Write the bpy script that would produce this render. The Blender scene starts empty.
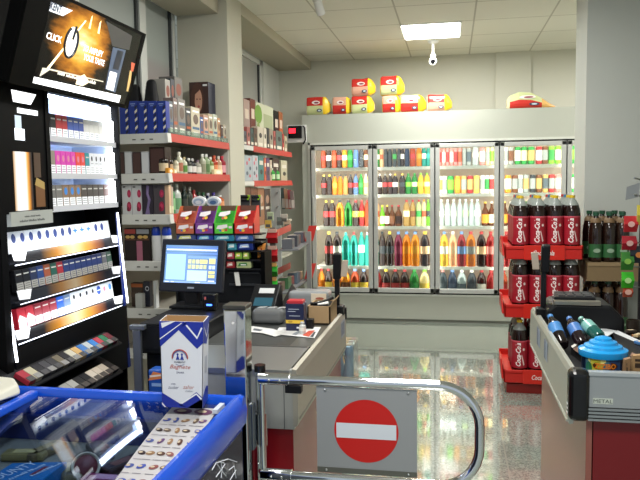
import bpy, bmesh, math, random
from mathutils import Vector as V, Matrix as M
random.seed(4)
S = bpy.context.scene
COL = S.collection
PI = math.pi
# ---------------------------------------------------------------- camera
FPX, YAW, PITCH, ROLL, EYE = 694.98, .18821, .08314, .014643, 1.4
def cam_axes():
    f = V((-math.sin(YAW)*math.cos(PITCH), math.cos(YAW)*math.cos(PITCH), -math.sin(PITCH)))
    r = V((math.cos(YAW), math.sin(YAW), 0)); d = f.cross(r)
    return math.cos(ROLL)*r+math.sin(ROLL)*d, -math.sin(ROLL)*r+math.cos(ROLL)*d, f
CR, CD, CF = cam_axes()
CP = V((0, 0, EYE))
cd = bpy.data.cameras.new('camera'); cd.sensor_width = 36; cd.lens = 36*FPX/640; cd.clip_start = .02
cam = bpy.data.objects.new('camera', cd); COL.objects.link(cam)
mw = M((CR, -CD, -CF)).transposed().to_4x4(); mw.translation = CP
cam.matrix_world = mw
S.camera = cam
def at(px, py, X=None, Y=None, Z=None):
    """world point on a plane of the room seen at a position of the photograph"""
    d = CR*((px-320)/FPX)+CD*((py-240)/FPX)+CF
    i, v = (0, X) if X is not None else (1, Y) if Y is not None else (2, Z)
    return CP+d*((v-CP[i])/d[i])
def at_plane(px, py, o, n):
    d = CR*((px-320)/FPX)+CD*((py-240)/FPX)+CF
    return CP+d*((o-CP).dot(n)/d.dot(n))
# ---------------------------------------------------------------- materials
def lin(h):
    if not isinstance(h, str): return (*h, 1)
    c = [int(h[i:i+2], 16)/255 for i in (0, 2, 4)]
    return tuple(x/12.92 if x < .04045 else ((x+.055)/1.055)**2.4 for x in c)+(1,)
MATS = {}
def mat(hexc, rough=.5, metal=0, emit=0, coat=0, var=0):
    """principled colour; var adds a little mottled variation"""
    key = (hexc, rough, metal, emit, coat, var)
    if key in MATS: return MATS[key]
    m = bpy.data.materials.new('paint_'+str(hexc)); m.use_nodes = True
    nt = m.node_tree; b = nt.nodes['Principled BSDF']
    b.inputs['Base Color'].default_value = lin(hexc)
    b.inputs['Roughness'].default_value = rough
    b.inputs['Metallic'].default_value = metal
    if isinstance(hexc, str) and not metal and max(int(hexc[i:i+2], 16) for i in (0, 2, 4)) < 0x30 and rough > .25: b.inputs['Specular IOR Level'].default_value = .25 if max(int(hexc[i:i+2], 16) for i in (0, 2, 4)) > 0x0b else .06
    if coat: b.inputs['Coat Weight'].default_value = coat
    if emit:
        b.inputs['Emission Color'].default_value = lin(hexc); b.inputs['Emission Strength'].default_value = emit
    if var:
        tc = nt.nodes.new('ShaderNodeTexCoord'); no = nt.nodes.new('ShaderNodeTexNoise')
        no.inputs['Scale'].default_value = 14; no.inputs['Detail'].default_value = 6
        hs = nt.nodes.new('ShaderNodeHueSaturation'); mr = nt.nodes.new('ShaderNodeMapRange')
        mr.inputs['To Min'].default_value = 1-var; mr.inputs['To Max'].default_value = 1+var
        nt.links.new(tc.outputs['Object'], no.inputs['Vector'])
        nt.links.new(no.outputs['Fac'], mr.inputs['Value']); nt.links.new(mr.outputs['Result'], hs.inputs['Value'])
        hs.inputs['Color'].default_value = lin(hexc); nt.links.new(hs.outputs['Color'], b.inputs['Base Color'])
    MATS[key] = m
    return m
def liquid(hexc, glow=.55):
    """coloured drink in a clear bottle: lets light through and keeps a gloss"""
    key = ('liq', hexc, glow)
    if key in MATS: return MATS[key]
    m = bpy.data.materials.new('drink_'+hexc); m.use_nodes = True
    nt = m.node_tree; b = nt.nodes['Principled BSDF']; out = nt.nodes['Material Output']
    b.inputs['Base Color'].default_value = lin(hexc); b.inputs['Roughness'].default_value = .12
    t = nt.nodes.new('ShaderNodeBsdfTranslucent'); t.inputs['Color'].default_value = lin(hexc)
    mx = nt.nodes.new('ShaderNodeMixShader'); mx.inputs[0].default_value = glow
    nt.links.new(b.outputs[0], mx.inputs[1]); nt.links.new(t.outputs[0], mx.inputs[2]); nt.links.new(mx.outputs[0], out.inputs['Surface'])
    MATS[key] = m
    return m
def glass(tint='f4faf8', rough=0.0, refl=1.0, key='pane'):
    k = ('glass', tint, rough, refl)
    if k in MATS: return MATS[k]
    m = bpy.data.materials.new('glass_'+key); m.use_nodes = True
    nt = m.node_tree; nt.nodes.remove(nt.nodes['Principled BSDF']); out = nt.nodes['Material Output']
    t = nt.nodes.new('ShaderNodeBsdfTransparent'); t.inputs['Color'].default_value = lin(tint)
    g = nt.nodes.new('ShaderNodeBsdfGlossy'); g.inputs['Roughness'].default_value = rough
    fr = nt.nodes.new('ShaderNodeFresnel'); ge = nt.nodes.new('ShaderNodeNewGeometry'); io = nt.nodes.new('ShaderNodeMapRange')
    io.inputs['To Min'].default_value = 1.5; io.inputs['To Max'].default_value = 1/1.5
    nt.links.new(ge.outputs['Backfacing'], io.inputs['Value']); nt.links.new(io.outputs['Result'], fr.inputs['IOR'])
    ml = nt.nodes.new('ShaderNodeMath'); ml.operation = 'MULTIPLY'; ml.inputs[1].default_value = refl; ml.use_clamp = True
    mx = nt.nodes.new('ShaderNodeMixShader')
    nt.links.new(fr.outputs[0], ml.inputs[0]); nt.links.new(ml.outputs[0], mx.inputs[0])
    nt.links.new(t.outputs[0], mx.inputs[1]); nt.links.new(g.outputs[0], mx.inputs[2]); nt.links.new(mx.outputs[0], out.inputs['Surface'])
    MATS[k] = m
    return m
def ramp_mat(name, axis, stops, emit=0, rough=.4):
    """printed or lit colour gradient along one axis of the object"""
    m = bpy.data.materials.new(name); m.use_nodes = True
    nt = m.node_tree; b = nt.nodes['Principled BSDF']; b.inputs['Roughness'].default_value = rough
    tc = nt.nodes.new('ShaderNodeTexCoord'); sp = nt.nodes.new('ShaderNodeSeparateXYZ'); cr = nt.nodes.new('ShaderNodeValToRGB')
    e = cr.color_ramp.elements
    while len(e) < len(stops): e.new(.5)
    for k, (p, c) in zip(e, stops): k.position = p; k.color = lin(c)
    nt.links.new(tc.outputs['Generated'], sp.inputs[0]); nt.links.new(sp.outputs[axis], cr.inputs[0])
    nt.links.new(cr.outputs[0], b.inputs['Base Color'])
    if emit:
        b.inputs['Base Color'].default_value = (0, 0, 0, 1)
        nt.links.remove(b.inputs['Base Color'].links[0])
        nt.links.new(cr.outputs[0], b.inputs['Emission Color']); b.inputs['Emission Strength'].default_value = emit
    return m
BLACK = mat('121214', .45); BLACKG = mat('0c0c0e', .2); CHROME = mat('e6e8ea', .06, 1); STEEL = mat('b9bcbc', .28, 1)
ALU = mat('b4b6b2', .38, .75); WHITE = mat('e9e9e5', .45); SHELFW = mat('d3d4cf', .45); RED = mat('b8392f', .45)
CARD = mat('b28d60', .8, var=.06); DARKGREY = mat('2a2b2d', .5); BLUEFR = mat('0f4fc0', .25, coat=.5)
# ---------------------------------------------------------------- mesh builder
WM, KIDS = {}, {}
class MB:
    def __init__(s): s.v = []; s.f = []
    def add(s, vs, fs):
        n = len(s.v); s.v += [V(p) for p in vs]; s.f += [[n+i for i in f] for f in fs]; return s
    def box(s, a, b):
        x0, x1 = sorted((a[0], b[0])); y0, y1 = sorted((a[1], b[1])); z0, z1 = sorted((a[2], b[2]))
        return s.add([(x0,y0,z0),(x1,y0,z0),(x1,y1,z0),(x0,y1,z0),(x0,y0,z1),(x1,y0,z1),(x1,y1,z1),(x0,y1,z1)],
                     [(3,2,1,0),(4,5,6,7),(0,1,5,4),(1,2,6,5),(2,3,7,6),(3,0,4,7)])
    def obox(s, o, a, b, c):
        """box from a corner and three edge vectors"""
        o, a, b, c = V(o), V(a), V(b), V(c)
        vs = [o, o+a, o+a+b, o+b, o+c, o+a+c, o+a+b+c, o+b+c]
        fs = [(3,2,1,0),(4,5,6,7),(0,1,5,4),(1,2,6,5),(2,3,7,6),(3,0,4,7)]
        if a.cross(b).dot(c) < 0: fs = [f[::-1] for f in fs]
        return s.add(vs, fs)
    def poly(s, pts): return s.add(pts, [list(range(len(pts)))])
    def prism(s, pts, d):
        d = V(d); pts = [V(p) for p in pts]; n = len(pts)
        nrm = sum(((pts[i]-pts[0]).cross(pts[(i+1) % n]-pts[0]) for i in range(n)), V((0,0,0)))
        if nrm.dot(d) > 0: pts = pts[::-1]
        return s.add(pts+[p+d for p in pts], [list(range(n)), list(range(2*n-1, n-1, -1))]+[(i, n+i, n+(i+1) % n, (i+1) % n) for i in range(n)])
    def lathe(s, prof, c=(0,0,0), seg=14, R=None):
        """revolve (radius, height) pairs, capped at both ends"""
        c = V(c); vs = []; fs = []
        for r, z in prof:
            for k in range(seg):
                p = V((r*math.cos(2*PI*k/seg), r*math.sin(2*PI*k/seg), z))
                vs.append(c+(R @ p if R else p))
        n = len(prof)
        for i in range(n-1):
            for k in range(seg):
                k2 = (k+1) % seg; fs.append((i*seg+k, i*seg+k2, (i+1)*seg+k2, (i+1)*seg+k))
        fs.append(list(range(seg))[::-1]); fs.append([(n-1)*seg+k for k in range(seg)])
        return s.add(vs, fs)
    def cyl(s, a, b, r, seg=14, r2=None):
        a, b = V(a), V(b); d = b-a
        return s.lathe([(r, 0), (r2 if r2 is not None else r, d.length)], a, seg, d.to_track_quat('Z', 'Y').to_matrix())
    def tube(s, pts, r, seg=12):
        pts = [V(p) for p in pts]; vs = []; fs = []; n = len(pts)
        t0 = (pts[1]-pts[0]).normalized(); u = t0.orthogonal().normalized()
        for i, p in enumerate(pts):
            t = (pts[min(i+1, n-1)]-pts[max(i-1, 0)]).normalized()
            u = (u-t*u.dot(t)).normalized(); w = t.cross(u)
            rr = r[i] if isinstance(r, (list, tuple)) else r
            vs += [p+(u*math.cos(2*PI*k/seg)+w*math.sin(2*PI*k/seg))*rr for k in range(seg)]
        for i in range(n-1):
            for k in range(seg):
                k2 = (k+1) % seg; fs.append((i*seg+k, i*seg+k2, (i+1)*seg+k2, (i+1)*seg+k))
        fs.append(list(range(seg))[::-1]); fs.append([(n-1)*seg+k for k in range(seg)])
        return s.add(vs, fs)
    def ball(s, c, rx, ry=None, rz=None, seg=14, rings=8):
        ry = ry or rx; rz = rz or rx
        n = len(s.v)
        s.lathe([(max(1e-4, math.sin(PI*i/rings)), -math.cos(PI*i/rings)) for i in range(rings+1)], (0,0,0), seg)
        for i in range(n, len(s.v)): p = s.v[i]; s.v[i] = V((c[0]+p.x*rx, c[1]+p.y*ry, c[2]+p.z*rz))
        return s
    def sweep(s, sec, path_a, path_b):
        """straight extrusion of a section (list of offset vectors) from point a to point b"""
        return s.prism([V(path_a)+V(p) for p in sec], V(path_b)-V(path_a))
    def build(s, name, m, parent=None, smooth=False, bevel=0, seg=2, sub=0):
        me = bpy.data.meshes.new(name)
        inv = WM[parent].inverted() if parent is not None else M()
        me.from_pydata([tuple(inv @ p) for p in s.v], [], s.f); me.materials.append(m); me.update()
        o = bpy.data.objects.new(name, me); COL.objects.link(o)
        if parent is not None: o.parent = parent; KIDS.setdefault(parent, []).append(o); WM[o] = WM[parent]
        else: WM[o] = M()
        if smooth:
            me.polygons.foreach_set('use_smooth', [True]*len(me.polygons))
            md = o.modifiers.new('edges', 'EDGE_SPLIT'); md.split_angle = math.radians(40)
        if bevel:
            md = o.modifiers.new('bevel', 'BEVEL'); md.width = bevel; md.segments = seg; md.limit_method = 'ANGLE'
        if sub:
            md = o.modifiers.new('sub', 'SUBSURF'); md.levels = sub; md.render_levels = sub
        return o
def tag(o, label, cat, group=None, kind=None):
    o['label'] = label; o['category'] = cat
    if group: o['group'] = group
    if kind: o['kind'] = kind
    return o
def thing(name, label, cat, loc=(0,0,0), group=None):
    o = bpy.data.objects.new(name, None); COL.objects.link(o); o.location = loc; o.empty_display_size = .05
    WM[o] = M.Translation(V(loc)); return tag(o, label, cat, group)
def struct(mb, name, m, **k):
    o = mb.build(name, m, **k); o['kind'] = 'structure'; return o
def dup(root, loc, label=None, group=None):
    def cp(o, par):
        c = o.copy(); COL.objects.link(c)
        if par: c.parent = par
        for ch in KIDS.get(o, ()): KIDS.setdefault(c, []).append(cp(ch, c))
        return c
    r = cp(root, None); r.location = loc
    if label: r['label'] = label
    if group: r['group'] = group
    return r
# ---------------------------------------------------------------- lettering and flat prints
TXT = {}
def text(parent, name, body, h, o, r, u, m, wid=None, shear=0, bold=0, lift=.0006, bend=None):
    """letters centred on point o, running along r with up direction u"""
    key = (body, shear, bold)
    if key not in TXT:
        cu = bpy.data.curves.new('letters', 'FONT'); cu.body = body; cu.align_x = 'CENTER'; cu.align_y = 'CENTER'
        cu.resolution_u = 2; cu.shear = shear; cu.offset = bold
        t = bpy.data.objects.new('letters', cu); COL.objects.link(t)
        dg = bpy.context.evaluated_depsgraph_get()
        me = bpy.data.meshes.new_from_object(t.evaluated_get(dg))
        xs = [v.co.x for v in me.vertices]; ys = [v.co.y for v in me.vertices]
        TXT[key] = ([v.co.copy() for v in me.vertices], [list(p.vertices) for p in me.polygons], min(xs), max(xs), min(ys), max(ys))
        bpy.data.objects.remove(t); bpy.data.curves.remove(cu); bpy.data.meshes.remove(me)
    vs, fs, x0, x1, y0, y1 = TXT[key]
    sy = h/(y1-y0); sx = wid/(x1-x0) if wid else sy
    r, u = V(r).normalized(), V(u).normalized(); n = r.cross(u); o = V(o)
    pts = [((v.x-(x0+x1)/2)*sx, (v.y-(y0+y1)/2)*sy) for v in vs]
    if bend: P3 = [bend(a, b) for a, b in pts]
    else: P3 = [o+r*a+u*b+n*lift for a, b in pts]
    return MB().add(P3, fs).build(name, m, parent)
def ellipse(cx, cy, rx, ry, n=20, a0=0): return [(cx+rx*math.cos(a0+2*PI*i/n), cy+ry*math.sin(a0+2*PI*i/n)) for i in range(n)]
def art(parent, o, r, u, w, h, items, name='print', emit=0, lift=.0006, rough=.5):
    """flat printed shapes on a face: items = (hex, shape, unit coordinates...)"""
    r, u = V(r).normalized(), V(u).normalized(); n = r.cross(u); o = V(o); by = {}
    for k, it in enumerate(items):
        c, sh, a = it[0], it[1], it[2:]
        if sh == 'r': pts = [(a[0], a[1]), (a[2], a[1]), (a[2], a[3]), (a[0], a[3])]
        elif sh == 'e': pts = ellipse(*a)
        else: pts = a[0]
        by.setdefault(c, MB()).poly([o+r*(p[0]*w)+u*(p[1]*h)+n*(lift*(1+.25*k)) for p in pts])
    for c, mb in by.items(): mb.build(name, mat(c, rough, 0, emit), parent)
ORD = 'first second third fourth fifth sixth seventh eighth ninth tenth eleventh twelfth thirteenth fourteenth fifteenth sixteenth seventeenth eighteenth'.split()

def scribble(parent, o, r, u, w, h, m, n=3, seed=1):
    """a line of print too small to read: uneven little strokes in word groups"""
    rnd = random.Random(seed*7+n); r, u = V(r).normalized(), V(u).normalized(); nn = r.cross(u); o = V(o)+nn*.0006
    mb = MB(); x = -w/2; ww = w/n
    for k in range(n):
        x = -w/2+k*ww; e = x+ww*.84
        while x < e:
            s = h*rnd.uniform(.28, .5); hh = h*rnd.choice((.6, .75, 1))
            mb.poly([o+r*x-u*h/2, o+r*(x+s)-u*h/2, o+r*(x+s)+u*(hh-h/2), o+r*x+u*(hh-h/2)]); x += s+h*.22
    return mb.build('print_line', m, parent)
# ================================================================ the room
ZC, YB, XL, YF = 2.699, 7.5, -1.86, 6.86
def floor_mat():
    m = bpy.data.materials.new('granite_floor'); m.use_nodes = True; nt = m.node_tree; b = nt.nodes['Principled BSDF']
    N, L = nt.nodes.new, nt.links.new
    tc = N('ShaderNodeTexCoord')
    v = N('ShaderNodeTexVoronoi'); v.inputs['Scale'].default_value = 150; L(tc.outputs['Object'], v.inputs['Vector'])
    sp = N('ShaderNodeSeparateColor'); L(v.outputs['Color'], sp.inputs[0])
    cr = N('ShaderNodeValToRGB'); e = cr.color_ramp.elements
    e[0].position = 0; e[0].color = lin('71786e'); e[1].position = 1; e[1].color = lin('a2aaa0')
    k = e.new(.45); k.color = lin('889188'); L(sp.outputs[0], cr.inputs[0])
    n2 = N('ShaderNodeTexNoise'); n2.inputs['Scale'].default_value = 9; L(tc.outputs['Object'], n2.inputs['Vector'])
    mp = N('ShaderNodeMapping'); mp.inputs['Location'].default_value = (.13, .1, 0); L(tc.outputs['Object'], mp.inputs['Vector'])
    br = N('ShaderNodeTexBrick'); br.offset = 0; br.inputs['Scale'].default_value = 1
    br.inputs['Brick Width'].default_value = .4; br.inputs['Row Height'].default_value = .4; br.inputs['Mortar Size'].default_value = .004
    L(mp.outputs[0], br.inputs['Vector'])
    mx = N('ShaderNodeMix'); mx.data_type = 'RGBA'; mx.inputs['B'].default_value = lin('9c9f95')
    L(br.outputs['Fac'], mx.inputs['Factor']); L(cr.outputs[0], mx.inputs['A']); L(mx.outputs['Result'], b.inputs['Base Color'])
    mr = N('ShaderNodeMapRange'); mr.inputs['To Min'].default_value = .06; mr.inputs['To Max'].default_value = .16
    L(n2.outputs['Fac'], mr.inputs[0]); L(mr.outputs[0], b.inputs['Roughness']); b.inputs['Specular IOR Level'].default_value = .8; b.inputs['Coat Weight'].default_value = 1; b.inputs['Coat Roughness'].default_value = .03; b.inputs['Coat IOR'].default_value = 1.6
    return m
def ceiling_mat():
    m = bpy.data.materials.new('ceiling_tiles'); m.use_nodes = True; nt = m.node_tree; b = nt.nodes['Principled BSDF']
    N, L = nt.nodes.new, nt.links.new
    tc = N('ShaderNodeTexCoord'); mp = N('ShaderNodeMapping'); mp.inputs['Location'].default_value = (.425, -5.94, 0)
    L(tc.outputs['Object'], mp.inputs['Vector'])
    br = N('ShaderNodeTexBrick'); br.offset = 0; br.inputs['Scale'].default_value = 1
    br.inputs['Brick Width'].default_value = .6; br.inputs['Row Height'].default_value = .6; br.inputs['Mortar Size'].default_value = .007
    br.inputs['Color1'].default_value = lin('e9e7da'); br.inputs['Color2'].default_value = lin('e5e3d6'); br.inputs['Mortar'].default_value = lin('bdb9aa')
    L(mp.outputs[0], br.inputs['Vector']); L(br.outputs['Color'], b.inputs['Base Color']); b.inputs['Roughness'].default_value = .85
    return m
WALL = mat('cfcec0', .8, var=.015); WALLW = mat('d2d3cb', .8, var=.015)
struct(MB().box((-3.2, -1.2, -.06), (3.2, YB+.1, 0)), 'floor', floor_mat())
struct(MB().box((-3.2, -1.2, ZC), (3.2, YB+.1, ZC+.06)), 'ceiling', ceiling_mat())
struct(MB().box((-3.2, YB, 0), (3.2, YB+.1, ZC)), 'wall_back', WALL)
struct(MB().box((3.1, -1.2, 0), (3.2, YB, ZC)), 'wall_right', WALL)
# left wall: low wall, windows above it, a column and a beam carried on the columns
struct(MB().box((XL-.1, 4.04, 0), (XL, YB, 1.62)), 'wall_left', WALLW)
struct(MB().box((XL-.1, -1.2, 0), (XL, 4.04, 1.62)).box((XL-.1, 6.86, 1.62), (XL, YB, ZC)).box((XL-.1, -1.2, 2.62), (XL, YB, ZC)), 'wall_left', WALLW)
struct(MB().box((XL, 4.62, 0), (-1.5, 4.95, ZC)), 'column_left', mat('c2bfae', .8, var=.015))
struct(MB().box((XL, 4.95, 2.615), (-1.5, YB, ZC)), 'beam_left', mat('b7b19d', .8))
struct(MB().box((XL, -1.2, 2.55), (-1.56, 4.62, ZC)), 'beam_left', mat('b7b19d', .8))
def pane_mat(name, lo, hi):
    return ramp_mat(name, 2, lo_hi(lo, hi), rough=.25)
def lo_hi(*c): return [(i/(len(c)-1), x) for i, x in enumerate(c)]
PANE = mat('a9b0ac', .3); PANEG = mat('a6b5a9', .3)
def window(n, y0, y1, z0, z1, pane, fw=.045):
    w = MB().box((XL-.08, y0, z0), (XL-.02, y0+fw, z1)).box((XL-.08, y1-fw, z0), (XL-.02, y1, z1)) \
        .box((XL-.08, y0, z0), (XL-.02, y1, z0+fw)).box((XL-.08, y0, z1-fw), (XL-.02, y1, z1))
    o = tag(w.build('window_%d' % n, mat('d8dad4', .4)), 'x', 'x'); del o['label']; del o['category']; o['kind'] = 'structure'
    MB().box((XL-.055, y0+fw, z0+fw), (XL-.045, y1-fw, z1-fw)).build('window_pane', pane, o)
    MB().box((XL-.062, y1-fw-.025, z0+fw), (XL-.03, y1-fw, z1-fw)).build('window_gasket', mat('3a3d3e', .5), o)
window(1, 1.7, 3.32, 1.62, 2.62, PANE)
window(2, 3.32, 4.12, 1.62, 2.62, PANE)
window(3, 4.12, 4.64, 1.62, 2.62, ramp_mat('frosted_glass', 2, [(0, '9fa79c'), (.3, 'a5aaa1'), (.42, 'a59a9a'), (.56, 'a9a6a4'), (.62, 'adb5b0'), (1, 'b3bab6')], rough=.3))
window(4, 4.95, 6.0, 1.62, 2.615, PANEG)
window(5, 6.0, 6.86, 1.62, 2.615, mat('b0b2ac', .3))
# shallow pilaster on the back wall
struct(MB().box((at(496, 80, Y=YB-.03).x, YB-.03, 0), (at(531, 80, Y=YB-.03).x, YB, ZC)), 'trim_1', WALL)
# right column
xc = at(586, 100, Y=5.0).x
struct(MB().box((xc, 5.0, 0), (3.1, at(575.2, 100, X=xc).y, ZC)), 'column_right', mat('b7bbb5', .75, var=.015))
# ceiling lights: 60 x 60 panels set in the grid
CL = 6.0
def ceil_light(x, y, label):
    t = thing('ceiling_light', label, 'light', (x, y, ZC-.004), 'square ceiling light panels')
    MB().box((x-.24, y-.28, ZC-.012), (x+.24, y+.28, ZC-.002)).build('diffuser', mat('fbfff8', .5, 0, 8), t)
    MB().box((x-.255, y-.295, ZC-.006), (x-.24, y+.295, ZC)).box((x+.24, y-.295, ZC-.006), (x+.255, y+.295, ZC)) \
        .box((x-.255, y-.295, ZC-.006), (x+.255, y-.28, ZC)).box((x-.255, y+.28, ZC-.006), (x+.255, y+.295, ZC)).build('frame', WHITE, t)
ceil_light(-.178, 6.255, 'lit square ceiling light panel above the cooler, behind the camera dome mount')
bpy.data.objects['ceiling_light']['label'] = 'lit square ceiling light panel in front of the hanging white camera'
def lamp(name, x, y, z, sx, sy, power, col=(1, .98, .93), rot=(0, 0, 0)):
    l = bpy.data.lights.new(name, 'AREA'); l.shape = 'RECTANGLE'; l.size = sx; l.size_y = sy; l.energy = power; l.color = col
    o = bpy.data.objects.new(name, l); COL.objects.link(o); o.location = (x, y, z); o.rotation_euler = rot
    return o
lamp('ceiling_or_fill_lamp', -.17, 6.26, ZC-.02, .5, .56, 24)
lamp('ceiling_or_fill_lamp', 1.9, 6.26, ZC-.02, .5, .56, 24)
lamp('ceiling_or_fill_lamp', -.17, 3.86, ZC-.02, .5, .56, 34)
lamp('ceiling_or_fill_lamp', -.17, 2.2, ZC-.02, .5, .56, 20)  # added fill lamp without a fixture, brightens the left column front
lamp('ceiling_or_fill_lamp', -.17, .6, ZC-.02, .5, .56, 36)
w = bpy.data.worlds.new('world'); S.world = w; w.use_nodes = True
w.node_tree.nodes['Background'].inputs[0].default_value = (.8, .9, 1, 1); w.node_tree.nodes['Background'].inputs[1].default_value = .42
S.view_settings.view_transform = 'Standard'; S.view_settings.look = 'None'; S.view_settings.gamma = 1; S.view_settings.exposure = .45
# hanging cameras
c = at(433, 41, Z=ZC)
t = thing('security_camera', 'small white camera on a short ceiling drop pole, above the bread', 'security camera', (c.x, c.y, ZC))
b_ = at(433.5, 61, Y=c.y)
MB().lathe([(.05, 0), (.05, -.012), (.02, -.03)], (c.x, c.y, ZC), 20).build('mount', WHITE, t, True)
MB().cyl((c.x, c.y, ZC-.02), (c.x, c.y, b_.z+.05), .012).build('pole', WHITE, t, True)
MB().ball((c.x, c.y, b_.z+.045), .028).lathe([(.03, -.05), (.036, -.03), (.036, .05), (.02, .06)], (c.x, c.y, b_.z), 18, M.Rotation(PI/2+.2, 3, 'X')).build('body', WHITE, t, True)
MB().lathe([(.022, .05), (.022, .064)], (c.x, c.y, b_.z), 16, M.Rotation(PI/2+.2, 3, 'X')).build('lens', BLACKG, t, True)
c = at(319, -8, Z=ZC); b_ = at(319.5, 8, Y=c.y)
t = thing('security_camera', 'white cylinder camera at the top edge of the ceiling', 'security camera', (c.x, c.y, ZC))
MB().cyl((c.x, c.y, ZC), (c.x, c.y, b_.z+.02), .013).build('pole', WHITE, t, True)
MB().cyl((c.x-.01, c.y-.03, b_.z+.05), (c.x+.008, c.y+.03, b_.z-.035), .03, 18).build('body', mat('d9d9d2', .4), t, True)
MB().cyl((c.x-.012, c.y-.036, b_.z+.058), (c.x-.01, c.y-.03, b_.z+.05), .033, 18).build('visor', mat('c5c5be', .4), t, True)
# ================================================================ drinks cooler along the back wall
DX = [-1.385, -.765, -.163, .442, 1.053, 1.66]
CB = mat('abaea3', .45, var=.01); INN = mat('dccbbb', .5)
x0, x1 = -1.475, 1.75
cool = thing('drinks_cooler', 'long white walk-up cooler with glass doors along the back wall', 'cooler', (0, YF, 0))
mb = MB().box((x0, YF+.004, .03), (x1, YF+.06, .29)).box((x0, YF+.004, 1.77), (x1, YF+.06, 2.066)) \
    .box((x0, YF+.004, .29), (DX[0]-.005, YF+.06, 1.77)).box((DX[5]+.005, YF+.004, .29), (x1, YF+.06, 1.77)) \
    .box((x0, YF+.06, .03), (x0+.04, 7.44, 2.066)).box((x1-.04, YF+.06, .03), (x1, 7.44, 2.066)).box((x0, YF+.06, 2.03), (x1, 7.44, 2.066))
mb.build('housing', CB, cool)
MB().box((x0+.02, YF+.03, 0), (x1, YF+.08, .03)).build('plinth', mat('8d9086', .5), cool)
MB().box((x0+.04, 7.36, .15), (x1-.04, 7.42, 1.99)).box((x0+.04, YF+.06, .15), (x1-.04, 7.42, .19)).box((x0+.04, YF+.06, 1.99), (x1-.04, 7.42, 2.02)) \
    .build('liner', INN, cool)
TRIM = mat('c4c7be', .35)
MB().box((DX[0]-.03, YF-.006, .285), (DX[0]-.008, YF+.004, 1.79)).box((DX[0]-.03, YF-.006, 1.768), (x1, YF+.004, 1.79)).box((DX[0]-.03, YF-.006, .262), (x1, YF+.004, .282)).build('trim', TRIM, cool)
g = MB()
for k in range(6): g.box((DX[k]-.012, YF-.001, .282), (DX[k]+.012, YF+.006, 1.768))
g.box((DX[0], YF-.001, .282), (DX[5], YF+.006, .300)).box((DX[0], YF-.001, 1.748), (DX[5], YF+.006, 1.768))
g.build('gasket', mat('101312', .6), cool)
DFR = mat('bdbfbb', .35, .3)
DN = ['leftmost', 'second', 'middle', 'fourth', 'rightmost']
for k in range(5):
    a, b = DX[k]+.005, DX[k+1]-.005; zb, zt = .298, 1.752; fw = .042
    d = MB().box((a, YF-.03, zb), (a+fw, YF, zt)).box((b-fw, YF-.03, zb), (b, YF, zt)).box((a, YF-.03, zb), (b, YF, zb+.045)).box((a, YF-.03, zt-.04), (b, YF, zt)) \
        .build('door', DFR, cool, bevel=.004)
    MB().box((a+fw, YF-.018, zb+.045), (b-fw, YF-.012, zt-.04)).build('glass', glass(), d)
    MB().box((a+.012, YF-.05, 1.0), (a+.026, YF-.03, 1.25)).build('handle', DFR, d, bevel=.004)
SZ = [1.54, 1.268, .949, .548, .19]
SHF = mat('f6f0ea', .4)
for k in range(5):
    for z in SZ[:4]:
        MB().box((DX[k]+.03, YF+.075, z-.03), (DX[k+1]-.03, 7.34, z)).build('shelf', SHF, cool)
TUBE = mat('fff2e2', .4, 0, 5)
for k in range(6):
    for s in (-1, 1):
        if (k == 0 and s < 0) or (k == 5 and s > 0): continue
        MB().box((DX[k]+s*.014, YF+.05, .25), (DX[k]+s*.03, YF+.07, 1.8)).build('light_tube', TUBE, cool)
for k in range(5):
    MB().box((DX[k]+.06, YF+.065, 1.80), (DX[k+1]-.06, YF+.085, 1.82)).build('light_tube', TUBE, cool)
for k in range(5):
    lamp('cooler_lamp', (DX[k]+DX[k+1])/2, YF+.09, 1.1, .5, 1.4, 5.0 if k else 10, (1, .95, .88), (PI/2, 0, 0))
# ---- drinks
HEX = dict(cola='24100e', orange='d8841e', rust='b04a26', amber='dc962c', green='2a8a3a', lime='7cc832', teal='2a9f92', blue='6486b8', red='a3282a', plum='84304c',
  tan='bd9858', pale='f0e2ac', yellow='e2c040', brown='6c3c1e', clear='c6cfcd', dark='2a2e33', navy='33425c', pink='d4827c', peach='f2c496', mint='c6dc9c', white='e6e0d6', grey='90938e', gold='d8b24a', smoke='4a555c')
PET = [(.82,0),(.96,.02),(1,.06),(1,.28),(.95,.33),(1,.38),(1,.60),(.97,.68),(.8,.79),(.52,.87),(.36,.905),(.36,.935)]
CAN = [(.78,0),(.9,.02),(1,.06),(1,.92),(.86,.985),(.82,1.0)]
GLS = [(.9,0),(1,.03),(1,.55),(.9,.63),(.45,.75),(.38,.8),(.38,.95)]
JUG = [(.85,0),(1,.04),(1,.3),(.93,.34),(1,.38),(1,.66),(.9,.76),(.6,.87),(.3,.91),(.3,.935)]
DRINKS = {}
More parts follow.
